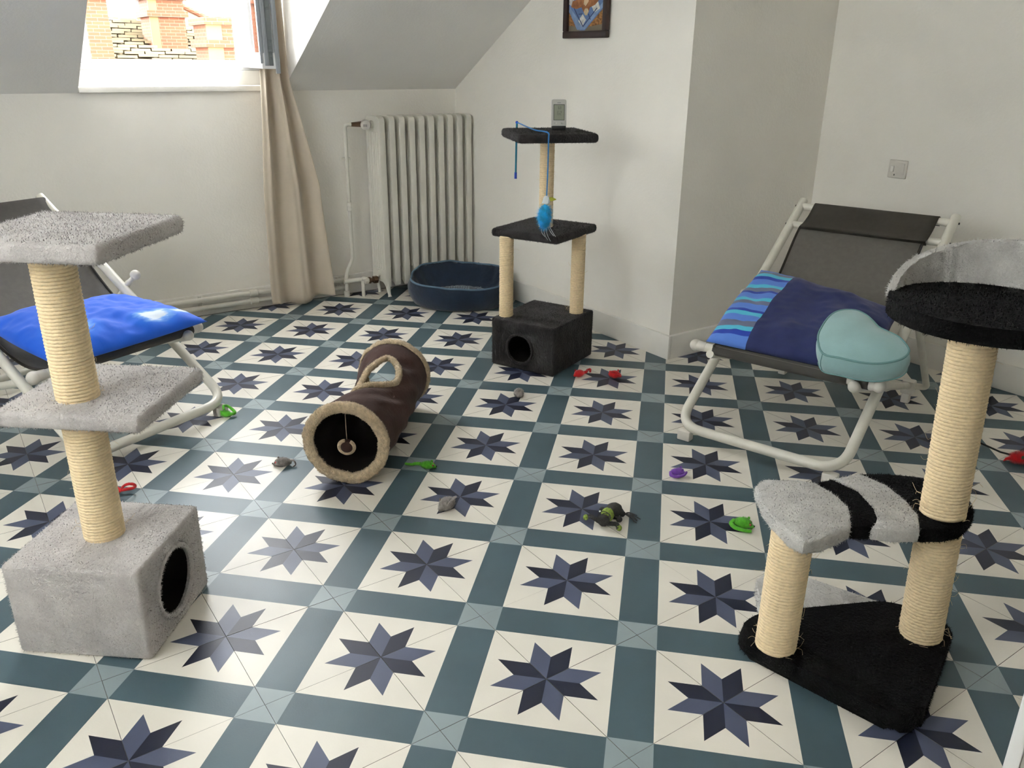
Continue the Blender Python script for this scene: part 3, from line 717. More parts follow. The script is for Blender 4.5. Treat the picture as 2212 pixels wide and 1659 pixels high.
# round seat with a crescent backrest
SX, SY, SR = .338 - FX, .775 - FY, .176
so = fin('round_seat', prism(B(), [(SX + SR * math.cos(2 * PI * k / 56), SY + SR * math.sin(2 * PI * k / 56)) for k in range(56)], .722, .756, .013, 4), JETP, ft, smooth=60); fur(so, 12000, .006, JETF, 50, w=.0008)
def crescent():
    bm = B(); N = 48; a0, a1 = math.radians(-22), math.radians(206); ins, outs = [], []
    for k in range(N + 1):
        t = k / N; a = a0 + (a1 - a0) * t; hgt = .102 * math.sin(PI * t) ** .75; lean = .012 * math.sin(PI * t)
        rows = []
        for j in range(7):
            f = j / 6; rr2 = SR - .010 + lean * f + .0025 * math.sin(a * 34 + f * 2) * (1 - f * .4)
            rows.append(((rr2) * math.cos(a), (rr2) * math.sin(a), .745 + hgt * f))
        ins.append([bm.verts.new((SX + x, SY + y, z)) for x, y, z in rows])
        outs.append([bm.verts.new((SX + x * (1 + .014 / SR), SY + y * (1 + .014 / SR), z + (.004 if j == 6 else 0))) for j, (x, y, z) in enumerate(rows)])
    for k in range(N):
        for j in range(6):
            bm.faces.new((ins[k][j], ins[k + 1][j], ins[k + 1][j + 1], ins[k][j + 1])); bm.faces.new((outs[k][j], outs[k][j + 1], outs[k + 1][j + 1], outs[k + 1][j]))
        bm.faces.new((ins[k][6], ins[k + 1][6], outs[k + 1][6], outs[k][6]))
    o = fin('backrest', bm, SILP, ft, smooth=60); fur(o, 14000, .007, SILF, 51, w=.0008)
crescent()

# ================================================================ DECK CHAIRS
def deck_chair(label, loc, yaw, sx0, sx1):
    t = thing('deck_chair', label, 'deck chair', loc, yaw, 'white tubular deck chairs')
    w = .271; r = .0165; LT, ZT = .909, .683
    def fp(s, x): return (x, LT * s, .045 + (ZT - .045) * s)
    pts = [fp(1.0, -w), fp(0, -w), fp(0, w), fp(1.0, w)]
    fin('long_frame', tube(B(), fillet(pts, .085, 10), r, 14), WTUBE, t, smooth=60)
    for s in (.972, .882):
        a, b = fp(s, -w), fp(s, w); fin('crossbar', tube(B(), [a, b], .0135, 12), WTUBE, t, smooth=60)
    for x in (-w, w):
        for s in (.972, .882):
            p = fp(s, x); sg = 1 if x > 0 else -1
            fin('bolt', tube(B(), [(p[0] + sg * .012, p[1], p[2]), (p[0] + sg * .020, p[1], p[2])], .004, 8), BLACKP, t)
        fin('foot_block', box(B(), x - (.052 if x > 0 else -.006), x - (.006 if x > 0 else -.052), -.016, .016, 0, .034, .005), WPLAS, t)
    # seat frame: side tubes from the front bar down to the rear feet
    for x in (-.237, .237):
        fin('side_tube', tube(B(), [(x, .118, .272), (x, .838, .062)], .0135, 12), WTUBE, t, smooth=60)
        if x > 0: bm = ellipsoid(B(), (x, .112, .276), (.0185, .0185, .0185), 16, 10); tube(bm, [(x, .118, .274), (x, .150, .264)], .0175, 12); fin('end_cap', bm, WPLAS, t)
        bm = box(B(), x - .020, x + .024, .815, .858, .034, .086, .006); prism(bm, roundpoly([(x - .014, .818), (x + .014, .818), (x + .014, .852), (x - .014, .852)], .004), 0, .036, .002)
        fin('rear_foot', bm, WPLAS, t)
    fin('rear_bar', tube(B(), [(-.237, .838, .060), (.237, .838, .060)], .0135, 12), WTUBE, t, smooth=60)
    fin('front_bar', tube(B(), [(-.292, .140, .285), (.292, .140, .285)], .0150, 12), WTUBE, t, smooth=60)
    for sg in (-1, 1):
        bm = ellipsoid(B(), (sg * .300, .140, .285), (.0205, .0205, .0205), 16, 10); tube(bm, [(sg * .262, .140, .285), (sg * .298, .140, .285)], [.0165, .0185], 12); fin('bar_cap', bm, WPLAS, t)
        # prop: bent tube from the rear foot out and up to the long frame
        fin('prop_tube', tube(B(), fillet([(sg * .248, .838, .066), (sg * .300, .838, .070), (sg * .300, .790, .115), (sg * .300, .492, .400)], .035), .012, 12), WTUBE, t, smooth=60)
        if sg > 0: bm = ellipsoid(B(), (sg * .322, .478, .425), (.019, .019, .019), 16, 10); tube(bm, [(sg * .270, .480, .388), (sg * .318, .478, .421)], .009, 10); fin('ball_knob', bm, WPLAS, t)
    # sling
    prof = smoothpath([(0, .125, .300), (0, .22, .268), (0, .33, .258), (0, .44, .292), (0, .55, .37), (0, .65, .462), (0, .745, .566), (0, .80, .612)], 6)
    def ribbon(name, P, x0, x1, th, M, sag=.0, n=14, skew=0.0):
        bm = B(); rows = []
        for i, p in enumerate(P):
            f = i / (len(P) - 1); row = []
            for k in range(n + 1):
                u = k / n; row.append(bm.verts.new((x0 + (x1 - x0) * u + skew * f, p.y, p.z - sag * math.sin(PI * f) * (1 - (2 * u - 1) ** 2))))
            rows.append(row)
        for A, Bq in zip(rows, rows[1:]):
            for k in range(n): bm.faces.new((A[k], A[k + 1], Bq[k + 1], Bq[k]))
        o = fin(name, bm, M, t, smooth=180); md = o.modifiers.new('s', 'SOLIDIFY'); md.thickness = th; return o
    sl_ = ribbon('sling', prof, sx0, sx1, .002, SLING, .012)
    for xe in (sx0, sx1):
        fin('hem', tube(B(), [Vector((xe, p.y, p.z + .001)) for p in prof], .0048, 6), SLING2, sl_, smooth=180)
    # doubled head panel between the two crossbars
    pa, pb = fp(.972, 0), fp(.882, 0); nx, nz = -.574, .819     # up from the frame plane
    off = .0165
    P = [Vector((0, .795, .592)), Vector((0, pb[1] - .038, pb[2] + .004)), Vector((0, pb[1] + nx * off, pb[2] + nz * off)), Vector((0, (pa[1] + pb[1]) / 2 - .006, (pa[2] + pb[2]) / 2 + .009)), Vector((0, pa[1] + nx * off, pa[2] + nz * off)), Vector((0, pa[1] + .004, pa[2] + .0165)), Vector((0, pa[1] + .016, pa[2] + .002)), Vector((0, pa[1] + .004, pa[2] - .0165))]
    ribbon('head_panel', smoothpath(P, 5), sx0 + .004, sx1 + .010, .0035, SLING2, 0, skew=.012)
    # sling pocket round the front bar
    fin('sling_pocket', tube(B(), [(sx0 - .004, .140, .285), (sx1 + .002, .140, .285)], .0195, 16), SLEEVE, t, smooth=60)
    fin('foam_sleeve', tube(B(), [(.232, .140, .285), (.272, .140, .285)], .0185, 16), SLEEVE, t, smooth=60)
    return t
dcR = deck_chair('white tube deck chair with dark mesh sling under the navy striped cushion', (-.439, 1.152, 0), .292, -.228, .206)
dcL = deck_chair('white tube deck chair with dark mesh sling holding the bright blue cushion', (-1.63, -.364, 0), 2.002, -.215, .255)
fpR = Matrix.Translation((-.439, 1.152, 0)) @ Matrix.Rotation(.292, 4, 'Z')
fpL = Matrix.Translation((-1.63, -.364, 0)) @ Matrix.Rotation(2.002, 4, 'Z')

# ---------------------------------------------------------------- cushions
def uvmat(name, build, rough=.85, bump=.0, bscale=120):
    M = bpy.data.materials.new(name); M.use_nodes = True; nt = M.node_tree; b = nt.nodes['Principled BSDF']; b.inputs['Roughness'].default_value = rough
    b.inputs['Sheen Weight'].default_value = .15
    uv = nt.nodes.new('ShaderNodeUVMap'); uv.uv_map = 'UV'
    c = build(nt, uv.outputs[0]); nt.links.new(c, b.inputs['Base Color'])
    return M
def ramp(nt, fac, stops, interp='CONSTANT'):
    r = nt.nodes.new('ShaderNodeValToRGB'); r.color_ramp.interpolation = interp; e = r.color_ramp.elements
    while len(e) > 1: e.remove(e[-1])
    e[0].position = stops[0][0]; e[0].color = (*stops[0][1], 1)
    for p, c in stops[1:]:
        q = e.new(p); q.color = (*c, 1)
    nt.links.new(fac, r.inputs[0]); return r.outputs[0]
S_NAVY, S_ROY, S_SKY, S_AQ, S_GRY = rgb(30, 40, 92), rgb(28, 62, 170), rgb(84, 128, 214), rgb(78, 186, 216), rgb(104, 112, 140)
def stripes(nt, uv):
    sp = nt.nodes.new('ShaderNodeSeparateXYZ'); nt.links.new(uv, sp.inputs[0])
    cols = [S_SKY, S_ROY, S_AQ, S_GRY, S_SKY, S_AQ, S_ROY, S_SKY, S_GRY, S_AQ, S_SKY, S_ROY, S_GRY, S_AQ, S_SKY, S_ROY, S_AQ, S_GRY, S_SKY]
    w = [3, 1.6, 1.8, 2.4, 2.8, 2, 1.2, 3, 1.6, 1.6, 3.2, 1.3, 2.4, 1.6, 3, 1.5, 2.2, 1.8, 2.6]; tot = sum(w); acc = 0; st = []
    for c, q in zip(cols, w): st.append((acc / tot, c)); acc += q
    return ramp(nt, sp.outputs[1], st)
STRIPE = uvmat('striped_cotton', stripes)
NAVYC = mat('navy_cotton', rgb(34, 44, 96), .85, var=.10, vscale=14, bump=.05, bscale=300, sheen=.15)
def blueprint(nt, uv):
    L = nt.links.new; out = None
    n = nt.nodes.new('ShaderNodeTexNoise'); n.inputs['Scale'].default_value = 7; n.inputs['Detail'].default_value = 6
    mp = nt.nodes.new('ShaderNodeMapping'); mp.inputs['Scale'].default_value = (1, 2.2, 1); mp.inputs['Rotation'].default_value = (0, 0, .4); L(uv, mp.inputs[0]); L(mp.outputs[0], n.inputs['Vector'])
    facs = []
    for cx, cy, rx, ry in ((.72, .17, .17, .12), (.24, .30, .16, .18), (.90, .18, .12, .05)):
        m2 = nt.nodes.new('ShaderNodeMapping'); m2.vector_type = 'POINT'; m2.inputs['Location'].default_value = (-cx / rx, -cy / ry, 0); m2.inputs['Scale'].default_value = (1 / rx, 1 / ry, 0); L(uv, m2.inputs[0])
        ln = nt.nodes.new('ShaderNodeVectorMath'); ln.operation = 'LENGTH'; L(m2.outputs[0], ln.inputs[0])
        sb = nt.nodes.new('ShaderNodeMath'); sb.operation = 'SUBTRACT'; sb.inputs[0].default_value = 1.25; L(ln.outputs['Value'], sb.inputs[1]); facs.append(sb.outputs[0])
    cur = facs[0]
    for f in facs[1:]:
        mx = nt.nodes.new('ShaderNodeMath'); mx.operation = 'MAXIMUM'; L(cur, mx.inputs[0]); L(f, mx.inputs[1]); cur = mx.outputs[0]
    cl = nt.nodes.new('ShaderNodeMath'); cl.operation = 'MAXIMUM'; cl.inputs[1].default_value = 0; L(cur, cl.inputs[0])
    ml = nt.nodes.new('ShaderNodeMath'); ml.operation = 'MULTIPLY'; L(cl.outputs[0], ml.inputs[0]); L(n.outputs['Fac'], ml.inputs[1])
    return ramp(nt, ml.outputs[0], [(0, rgb(16, 92, 214)), (.20, rgb(26, 106, 224)), (.34, rgb(110, 164, 236)), (.44, rgb(214, 226, 242))], 'LINEAR')
BLUEC = uvmat('printed_blue_cotton', blueprint)
def pillow(name, label, corners, thick, M, mats, loc, seed, slot=None, wr=.006, sagc=.03, group=None, N=56):
    """corners: front-left, front-right, back-right, back-left in world space of the resting (lower) face"""
    t = thing(name, label, 'cushion', loc, 0, group); P = [Vector(c) - Vector(loc) for c in corners]
    nrm = ((P[1] - P[0]).cross(P[3] - P[0])).normalized()
    bm = B(); uvl = bm.loops.layers.uv.new('UV'); top = []; bot = []
    off = Vector((seed * 3.1, seed * 1.7, 0))
    for j in range(N + 1):
        v = j / N; rt_, rb_ = [], []
        for i in range(N + 1):
            u = i / N
            # pinched sides
            uu = u + .035 * math.sin(2 * PI * v) * 0 + (.5 - u) * .10 * math.sin(PI * v) ** 2 * -0.3
            p = (P[0] * (1 - uu) + P[1] * uu) * (1 - v) + (P[3] * (1 - uu) + P[2] * uu) * v
            a, b = 2 * u - 1, 2 * v - 1
            puff = max(0, 1 - abs(a) ** 2.6) ** .55 * max(0, 1 - abs(b) ** 2.6) ** .55
            edge = 1 - max(abs(a), abs(b)) ** 4
            q = Vector((u * 5, v * 5, 0)) + off
            wn_ = mnoise.noise(q * 1.1) * 1.0 + mnoise.noise(Vector((u * 9 + v * 4, v * 2.2 - u, seed))) * .8 + mnoise.noise(q * 4) * .35
            # gathers along the borders
            g_ = math.sin(u * 46 + 5 * mnoise.noise(q)) * max(0, abs(b) - .72) * 1.4 + math.sin(v * 40 + 5 * mnoise.noise(q)) * max(0, abs(a) - .72) * 1.4
            h = thick * puff + wr * (wn_ * puff ** .5 + g_ * edge)
            sg_ = -sagc * (1 - a * a) * (1 - b * b)
            rt_.append(bm.verts.new(p + nrm * (h + thick * .12 + sg_)))
            rb_.append(None if i in (0, N) or j in (0, N) else bm.verts.new(p + nrm * (thick * .12 - thick * .22 * puff + sg_)))
        top.append(rt_); bot.append(rb_)
    for j in range(N + 1):
        for i in range(N + 1):
            if bot[j][i] is None: bot[j][i] = top[j][i]
    for rows, fl in ((top, 0), (bot, 1)):
        for j in range(N):
            for i in range(N):
                vs = (rows[j][i], rows[j][i + 1], rows[j + 1][i + 1], rows[j + 1][i]); vs = vs[::-1] if fl else vs
                if len(set(vs)) < 3: continue
                try: f = bm.faces.new(vs)
                except ValueError: continue
                cc = {top[j][i]: (i, j), top[j][i + 1]: (i + 1, j), top[j + 1][i + 1]: (i + 1, j + 1), top[j + 1][i]: (i, j + 1), bot[j][i]: (i, j), bot[j][i + 1]: (i + 1, j), bot[j + 1][i + 1]: (i + 1, j + 1), bot[j + 1][i]: (i, j + 1)}
                for l in f.loops: l[uvl].uv = (cc[l.vert][0] / N, cc[l.vert][1] / N)
                if slot: f.material_index = slot((i + .5) / N, (j + .5) / N, fl)
    fin('cover', bm, mats, t, smooth=180)
    # seam welt round the border
    ring = [top[0][i] for i in range(N + 1)] if False else None
    return t
def wl(M4, x, y, z): return tuple(M4 @ Vector((x, y, z)))
cR_ = [wl(fpR, -.262, .135, .300), wl(fpR, .222, .148, .296), wl(fpR, .240, .50, .415), wl(fpR, -.262, .545, .470)]
pillow('cushion', 'dark blue cushion with one end of blue stripes on the right deck chair', cR_, .075, None, [NAVYC, STRIPE], wl(fpR, 0, .33, .30), 2, slot=lambda u, v, fl: 1 if (u < .29 and not fl) else 0, wr=.010, sagc=.028)
cL_ = [wl(fpL, -.250, .085, .305), wl(fpL, .285, .060, .315), wl(fpL, .235, .470, .345), wl(fpL, -.250, .480, .375)]
pillow('cushion', 'bright blue cushion with white cloudy print on the left deck chair', cL_, .080, None, [BLUEC], wl(fpL, 0, .30, .30), 5, wr=.011, sagc=.022)
def heart_cushion():
    ol = [(.138, .11), (.097, .177), (.085, .236), (.085, .301), (.103, .339), (.144, .355), (.183, .34), (.215, .313), (.239, .29), (.272, .275), (.309, .258), (.344, .221), (.355, .196), (.35, .165), (.328, .138), (.29, .114), (.24, .105), (.192, .106)]
    ol = [(v.x, v.y) for v in smoothpath([(x, y, 0) for x, y in ol], 4, closed=True)]
    ol = ol[2:] + ol[:2]
    cx, cy = .215, .205; ca = math.cos(math.atan(.33))
    t = thing('cushion', 'pale mint heart shaped suede cushion on the dark blue cushion', 'cushion', wl(fpR, cx, cy, .33)); t.rotation_euler = (Matrix.Rotation(.292, 3, 'Z') @ Matrix.Rotation(math.atan(.33), 3, 'X')).to_euler()
    O = [Vector(((x - cx), (y - cy) / ca, 0)) for x, y in ol]
    zt = .072
    bm = B(); rings = []
    for sc_, z in ((.60, -.004), (.93, -.001), (1.0, .008), (1.045, .030), (1.045, .045), (1.0, zt)):
        rings.append([bm.verts.new((p.x * sc_, p.y * sc_, z)) for p in O])
    for f in (.95, .86, .72, .55, .36, .16):
        rings.append([bm.verts.new((p.x * f, p.y * f, zt + .026 * (1 - f ** 2.2))) for p in O])
    n = len(O)
    for A, Bq in zip(rings, rings[1:]):
        for k in range(n): bm.faces.new((A[k], A[(k + 1) % n], Bq[(k + 1) % n], Bq[k]))
    bm.faces.new(rings[0]); bm.faces.new(rings[-1])
    fin('cover', bm, MINT, t, smooth=180)
    fin('piping', tube(B(), [(p.x * 1.004, p.y * 1.004, zt) for p in O], .0032, 8, closed=True), MINTP, t, smooth=180)
    fin('piping', tube(B(), [(p.x * 1.0, p.y * 1.0, .007) for p in O], .0026, 8, closed=True), MINTP, t, smooth=180)
    i0 = min(range(n), key=lambda i: (O[i] - Vector((.138 - cx, (.11 - cy) / ca, 0))).length); p = O[i0]
    fin('side_seam', tube(B(), [(p.x * 1.0, p.y * 1.0, zt), (p.x * 1.05, p.y * 1.05, .045), (p.x * 1.05, p.y * 1.05, .03), (p.x, p.y, .008)], .0014, 6), MINTP, t, smooth=180)
heart_cushion()

# ================================================================ CAT BED
def cat_bed():
    cx, cy = -2.530, 1.335; ang = math.atan2(.823, .568)
    t = thing('cat_bed', 'navy velour oval cat bed with pale piping in front of the radiator', 'cat bed', (cx, cy, 0), ang)
    A, Bq = .258, .205; N = 72; rd = random.Random(4)
    def h(a):   # rim height: lower at the front, higher at the back and the right end
        f = .5 - .5 * math.sin(a); return .118 + .052 * (1 - f) + .006 * math.sin(3 * a + 1)
    rows = []; bm = B()
    prof = [(.86, 0), (.95, .10), (1.03, .40), (1.05, .70), (1.0, .96), (.985, 1.0)]
    inner = [(.955, .985), (.90, .80), (.82, .52), (.72, .33), (.62, .26)]
    for k in range(N):
        a = 2 * PI * k / N; H = h(a); x, y = math.cos(a), math.sin(a); col = []
        cr = (abs(x) ** 2.2 + abs(y) ** 2.2) ** (-1 / 2.2)
        for j, (s, z) in enumerate(prof + inner):
            w = 0.0
            if j >= len(prof): w = .010 * mnoise.noise(Vector((a * 9, j * .35, 2))) + .007 * math.sin(a * 21 + j * .3 + 2 * math.sin(a * 3))
            else: w = .006 * mnoise.noise(Vector((a * 3, z * 3, 7)))
            q = (s + w / .2) * cr
            col.append(bm.verts.new((A * q * x, Bq * q * y, max(.0, H * z + (w if 0 < j else 0)))))
        rows.append(col)
    m = len(prof + inner)
    for k in range(N):
        for j in range(m - 1): bm.faces.new((rows[k][j], rows[(k + 1) % N][j], rows[(k + 1) % N][j + 1], rows[k][j + 1]))
    bm.faces.new([rows[k][0] for k in range(N)][::-1])
    rim = [rows[k][5].co.copy() for k in range(N)]; lip = [rows[k][m - 1].co.copy() for k in range(N)]
    fin('bolster', bm, NAVYV, t, smooth=180)
    fin('piping', tube(B(), rim, .0052, 8, closed=True), PIPING, t, smooth=180)
    bm = B(); c0 = bm.verts.new((0, 0, .074)); rg = []
    for f in (.35, .7, .95, 1.06):
        rg.append([bm.verts.new((p.x * f, p.y * f, .074 - .030 * f ** 4 + .003 * mnoise.noise(Vector((p.x * 20 * f, p.y * 20 * f, 0))))) for p in lip])
    for k in range(N):
        bm.faces.new((c0, rg[0][k], rg[0][(k + 1) % N]))
        for P_, Q_ in zip(rg, rg[1:]): bm.faces.new((P_[k], P_[(k + 1) % N], Q_[(k + 1) % N], Q_[k]))
    pad = fin('pad', bm, NAVYV, t, smooth=180)
    bm = B()   # embroidery: two short rows of stitches and a few dots
    for r_, (n_, yy) in enumerate(((9, .012), (10, -.022))):
        for i in range(n_):
            x = -.062 + i * .0125 + r_ * -.012; box(bm, x, x + rd.uniform(.005, .008), yy + rd.uniform(-.003, .003), yy + .007 + rd.uniform(0, .004), .0755, .0785)
    for x, y in ((.078, .012), (.095, .0), (.102, .016), (.088, -.014)): box(bm, x, x + .005, y, y + .005, .0755, .0785)
    em = fin('embroidery', bm, THREAD, pad); em['kind'] = 'stuff'
cat_bed()

# ================================================================ PLAY TUNNEL
def tunnel():
    n0, n1 = Vector((-1.012, .020, .129)), Vector((-1.452, .402, .129)); R = .121
    c = (n0 + n1) / 2; t = thing('cat_tunnel', 'brown suede cat tunnel with beige fleece rims lying on the tiles', 'cat tunnel', (c.x, c.y, 0)); O = Vector((c.x, c.y, 0))
    ax = (n1 - n0).normalized(); side = Vector((0, 0, 1)).cross(ax).normalized()       # points to the image left when looking along ax from the near end
    L = (n1 - n0).length; N, Mm = 96, 110
    # tilt of the near and far rings (they face a little up and outwards)
    V = []; inner = []
    hole = [(.358, .034), (.52, .030), (.66, .016), (.775, -.010), (.735, -.050), (.64, -.072), (.54, -.076), (.47, -.056), (.41, -.026), (.365, .006)]
    hl = [(v.x, v.y) for v in smoothpath([(x, y, 0) for x, y in hole], 6, closed=True)]
    def geo(s):
        mid = math.sin(PI * s) ** 2
        return n0 + ax * (L * s) - side * (.022 * mid) + Vector((0, 0, -.010 * mid)), R * (1 - .13 * mid), mid
    for j in range(Mm + 1):
        s = j / Mm; cen, r0, mid = geo(s); row = []; row2 = []
        for k in range(N):
            a = 2 * PI * k / N; ca, sa = math.cos(a), math.sin(a)
            tw = a - 1.5 * s
            wr = mid ** .5 * (.0052 * math.sin(4 * tw + 10 * s) + .0030 * math.sin(9 * tw - 14 * s)) + .0040 * mnoise.noise(Vector((ca * 2.2 + s * 2, sa * 2.2, s * 9)))
            pinch = -.016 * math.exp(-((s - .42) / .10) ** 2) * max(0, math.sin(a + .5)) - .010 * math.exp(-((s - .78) / .07) ** 2) * max(0, math.sin(a))
            rr = r0 + wr + pinch
            p = cen + side * (ca * rr) + Vector((0, 0, sa * rr)); p.z = max(p.z, .004); row.append(p - O)
            q = cen + side * (ca * (rr - .004)) + Vector((0, 0, sa * (rr - .004))); q.z = max(q.z, .0075); row2.append(q - O)
        V.append(row); inner.append(row2)
    def inhole(x, y):
        c_ = False; m_ = len(hl)
        for i in range(m_):
            (xa, ya), (xb, yb) = hl[i], hl[i - 1]
            if (ya > y) != (yb > y) and x < (xb - xa) * (y - ya) / (yb - ya) + xa: c_ = not c_
        return c_
    def cut(j, k):
        a = 2 * PI * (k + .5) / N
        if math.sin(a) < .2: return False
        p = (V[j][k] + V[j + 1][(k + 1) % N]) / 2 + O - n0
        return inhole(p.dot(ax) / L, p.dot(side))
    def skin(name, rows, M):
        bm = B(); g = [[bm.verts.new(p) for p in r] for r in rows]
        for j in range(Mm):
            for k in range(N):
                if not cut(j, k): bm.faces.new((g[j][k], g[j][(k + 1) % N], g[j + 1][(k + 1) % N], g[j + 1][k]))
        return fin(name, bm, M, t, smooth=180)
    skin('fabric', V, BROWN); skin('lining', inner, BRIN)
    rd = random.Random(9)
    for nm, j in (('near', 0), ('far', Mm)):
        pts = V[j]
        bm = B(); rows = []
        sgn = -1 if j == 0 else 1
        for k in range(N):
            p = pts[k]; cc = sum(pts, Vector()) / N; d = (p - cc).normalized(); ring = []
            for i, (dr, da) in enumerate(((.004, -.020), (.009, -.010), (.011, .004), (.006, .011), (-.010, .012), (-.021, .006), (-.022, -.004), (-.010, -.006))):
                e = rd.uniform(-.0016, .0016)
                v = p + d * (dr - .002 + e) + ax * sgn * (da + e); v.z = max(v.z, .001); ring.append(bm.verts.new(v))
            rows.append(ring)
        for k in range(N):
            for i in range(8): bm.faces.new((rows[k][i], rows[k][(i + 1) % 8], rows[(k + 1) % N][(i + 1) % 8], rows[(k + 1) % N][i]))
        o = fin('fleece_rim', bm, FLEECE, t, smooth=180); fur(o, 9000, .0048, FLEECE, 60 + j, w=.0011, lay=.9, name='fleece_pile', drift=(0, 0, 0))
    # peephole in the roof of the tunnel, trimmed with fleece
    loop = []
    for u, v in hl[::3]:
        j = min(Mm, max(0, round(u * Mm))); k = min(range(N // 2), key=lambda q: abs((V[j][q] + O - n0).dot(side) - v) + (9 if math.sin(2 * PI * q / N) < .2 else 0))
        loop.append(n0 + ax * (u * L) + side * v + Vector((0, 0, (V[j][k] + O).z - n0.z + .004)) - O)
    lp = smoothpath(loop, 3, closed=True)
    o = fin('peephole_trim', tube(B(), lp, .0105, 9, closed=True, jit=.10, rnd=rd), FLEECE, t, smooth=180); fur(o, 6000, .0045, FLEECE, 71, w=.0011, lay=.9, name='fleece_pile', drift=(0, 0, 0))
    # toy dangling inside the near mouth
    top = n0 + ax * .045 + Vector((0, 0, R - .012)) + side * .012 - O; bt_ = top + Vector((0, 0, -.118))
    fin('string', tube(B(), [top, bt_], .0011, 5), FLEECE, t)
    bm = ellipsoid(B(), bt_ + Vector((0, 0, -.022)), (.021, .021, .021), 16, 10)
    ball = fin('dangling_ball', bm, BROWN, t, smooth=180)
    sp = []
    for k in range(30):
        a = PI * .55 + k / 29 * 1.75 * PI; v = bt_ + Vector((0, 0, -.022)) + (RIGHT * math.cos(a) + Vector((0, 0, 1)) * math.sin(a)) * .022 - ax * (.006 + .004 * math.sin(a)); sp.append(v)
    fin('fleece_band', tube(B(), sp, [.0075 - .004 * abs(i / 29 - .5) for i in range(30)], 8), FLEECE, ball, smooth=180)
    fin('care_label', box(B(), -.001, .001, -.012, .012, -.010, .010), RIBB, t, loc=n0 + ax * .012 - side * (R - .018) + Vector((0, 0, -.022)) - O, rot=(0, 0, math.atan2(ax.y, ax.x)))
tunnel()

# ================================================================ ON THE BLACK TREE: weather station and feather wand
def weather_station():
    t = thing('weather_station', 'silver digital thermometer with grey screen standing on the black cat tree', 'thermometer', (-1.590, 1.222, .930), .62 - .10)
    # faces the camera: local -Y is the front
    t.rotation_euler = (0, 0, math.atan2(-.843 - 1.222, 1.079 + 1.590) + PI / 2 + .12)
    def P(name, bm, M, par=t, sm=40): return fin(name, bm, M, par, sm)
    sh_ = .012   # leans back
    bm = B(); w, h, d = .029, .112, .018
    prof = roundpoly([(-w, .012), (w, .012), (w * .98, h), (-w * .98, h)], .008, 4)
    prism_pts = prof
    lo = [bm.verts.new((x, -d / 2 + z * .16, z)) for x, z in prof]; hi = [bm.verts.new((x, d / 2 + z * .16, z)) for x, z in prof]; n = len(prof)
    bm.faces.new(lo); bm.faces.new(hi[::-1])
    for i in range(n): bm.faces.new((lo[i], lo[(i + 1) % n], hi[(i + 1) % n], hi[i]))
    case = P('case', bm, SILVER)
    bm = B()
    for x0_, x1_, z0_, z1_ in ((-w + .001, w - .001, .0, .016),):
        box(bm, x0_, x1_, -.010, .014, z0_, z1_, .004)
    P('base', bm, BLACKP)
    def plate(x0_, x1_, z0_, z1_, o_, M, nm, par=case):
        b2 = B(); vs = [b2.verts.new((x, -d / 2 + z * .16 - q, z)) for q in (o_, -.001) for x, z in ((x0_, z0_), (x1_, z0_), (x1_, z1_), (x0_, z1_))]
        b2.faces.new(vs[:4]); b2.faces.new(vs[4:][::-1])
        for i in range(4): b2.faces.new((vs[i], vs[(i + 1) % 4], vs[4 + (i + 1) % 4], vs[4 + i]))
        return fin(nm, b2, M, par, smooth=None)
    plate(-.0215, .0215, .036, .094, .0008, BLACKP, 'bezel'); plate(-.0195, .0195, .038, .092, .0014, LCD, 'screen')
    b2 = B()
    def segs(cx_, cz_, s, txt):
        S7 = {'1': 'bc', '2': 'abged', '6': 'afgedc', '8': 'abcdefg', '3': 'abgcd', '0': 'abcdef', '5': 'afgcd'}
        for i, ch in enumerate(txt):
            x_ = cx_ + i * s * .85
            for g_ in S7.get(ch, ''):
                X = {'a': (0, 1, .5, 0), 'b': (.5, .75, 0, .5), 'c': (.5, .25, 0, .5), 'd': (0, 0, .5, 0), 'e': (0, .25, 0, .5), 'f': (0, .75, 0, .5), 'g': (0, .5, .5, 0)}[g_]
                zc = cz_ + X[1] * s * 1.2
                if X[2]: a_ = (x_, x_ + .5 * s, zc - .0006, zc + .0006)
                else: a_ = (x_ + X[0] * s - .0006, x_ + X[0] * s + .0006, zc - .25 * s * 1.2, zc + .25 * s * 1.2)
                vs = [b2.verts.new((x, -d / 2 + z * .16 - .0017, z)) for x, z in ((a_[0], a_[2]), (a_[1], a_[2]), (a_[1], a_[3]), (a_[0], a_[3]))]; b2.faces.new(vs)
    segs(-.003, .077, .0075, '63'); segs(-.006, .056, .011, '62')
    fin('digits', b2, LCDT, case, smooth=None)
    plate(-.007, .007, .0985, .1005, .0005, ALUD, 'maker_mark')
    for x in (-.0135, .0135):
        e = ellipsoid(B(), (x, -d / 2 + .026 * .16 - .0005, .026), (.0058, .0022, .0042), 12, 8); P('button', e, SILVER, case)
    P('stand_leg', tube(B(), [(.012, .012, .06), (.012, .034, .004)], .003, 6), BLACKP)
weather_station()

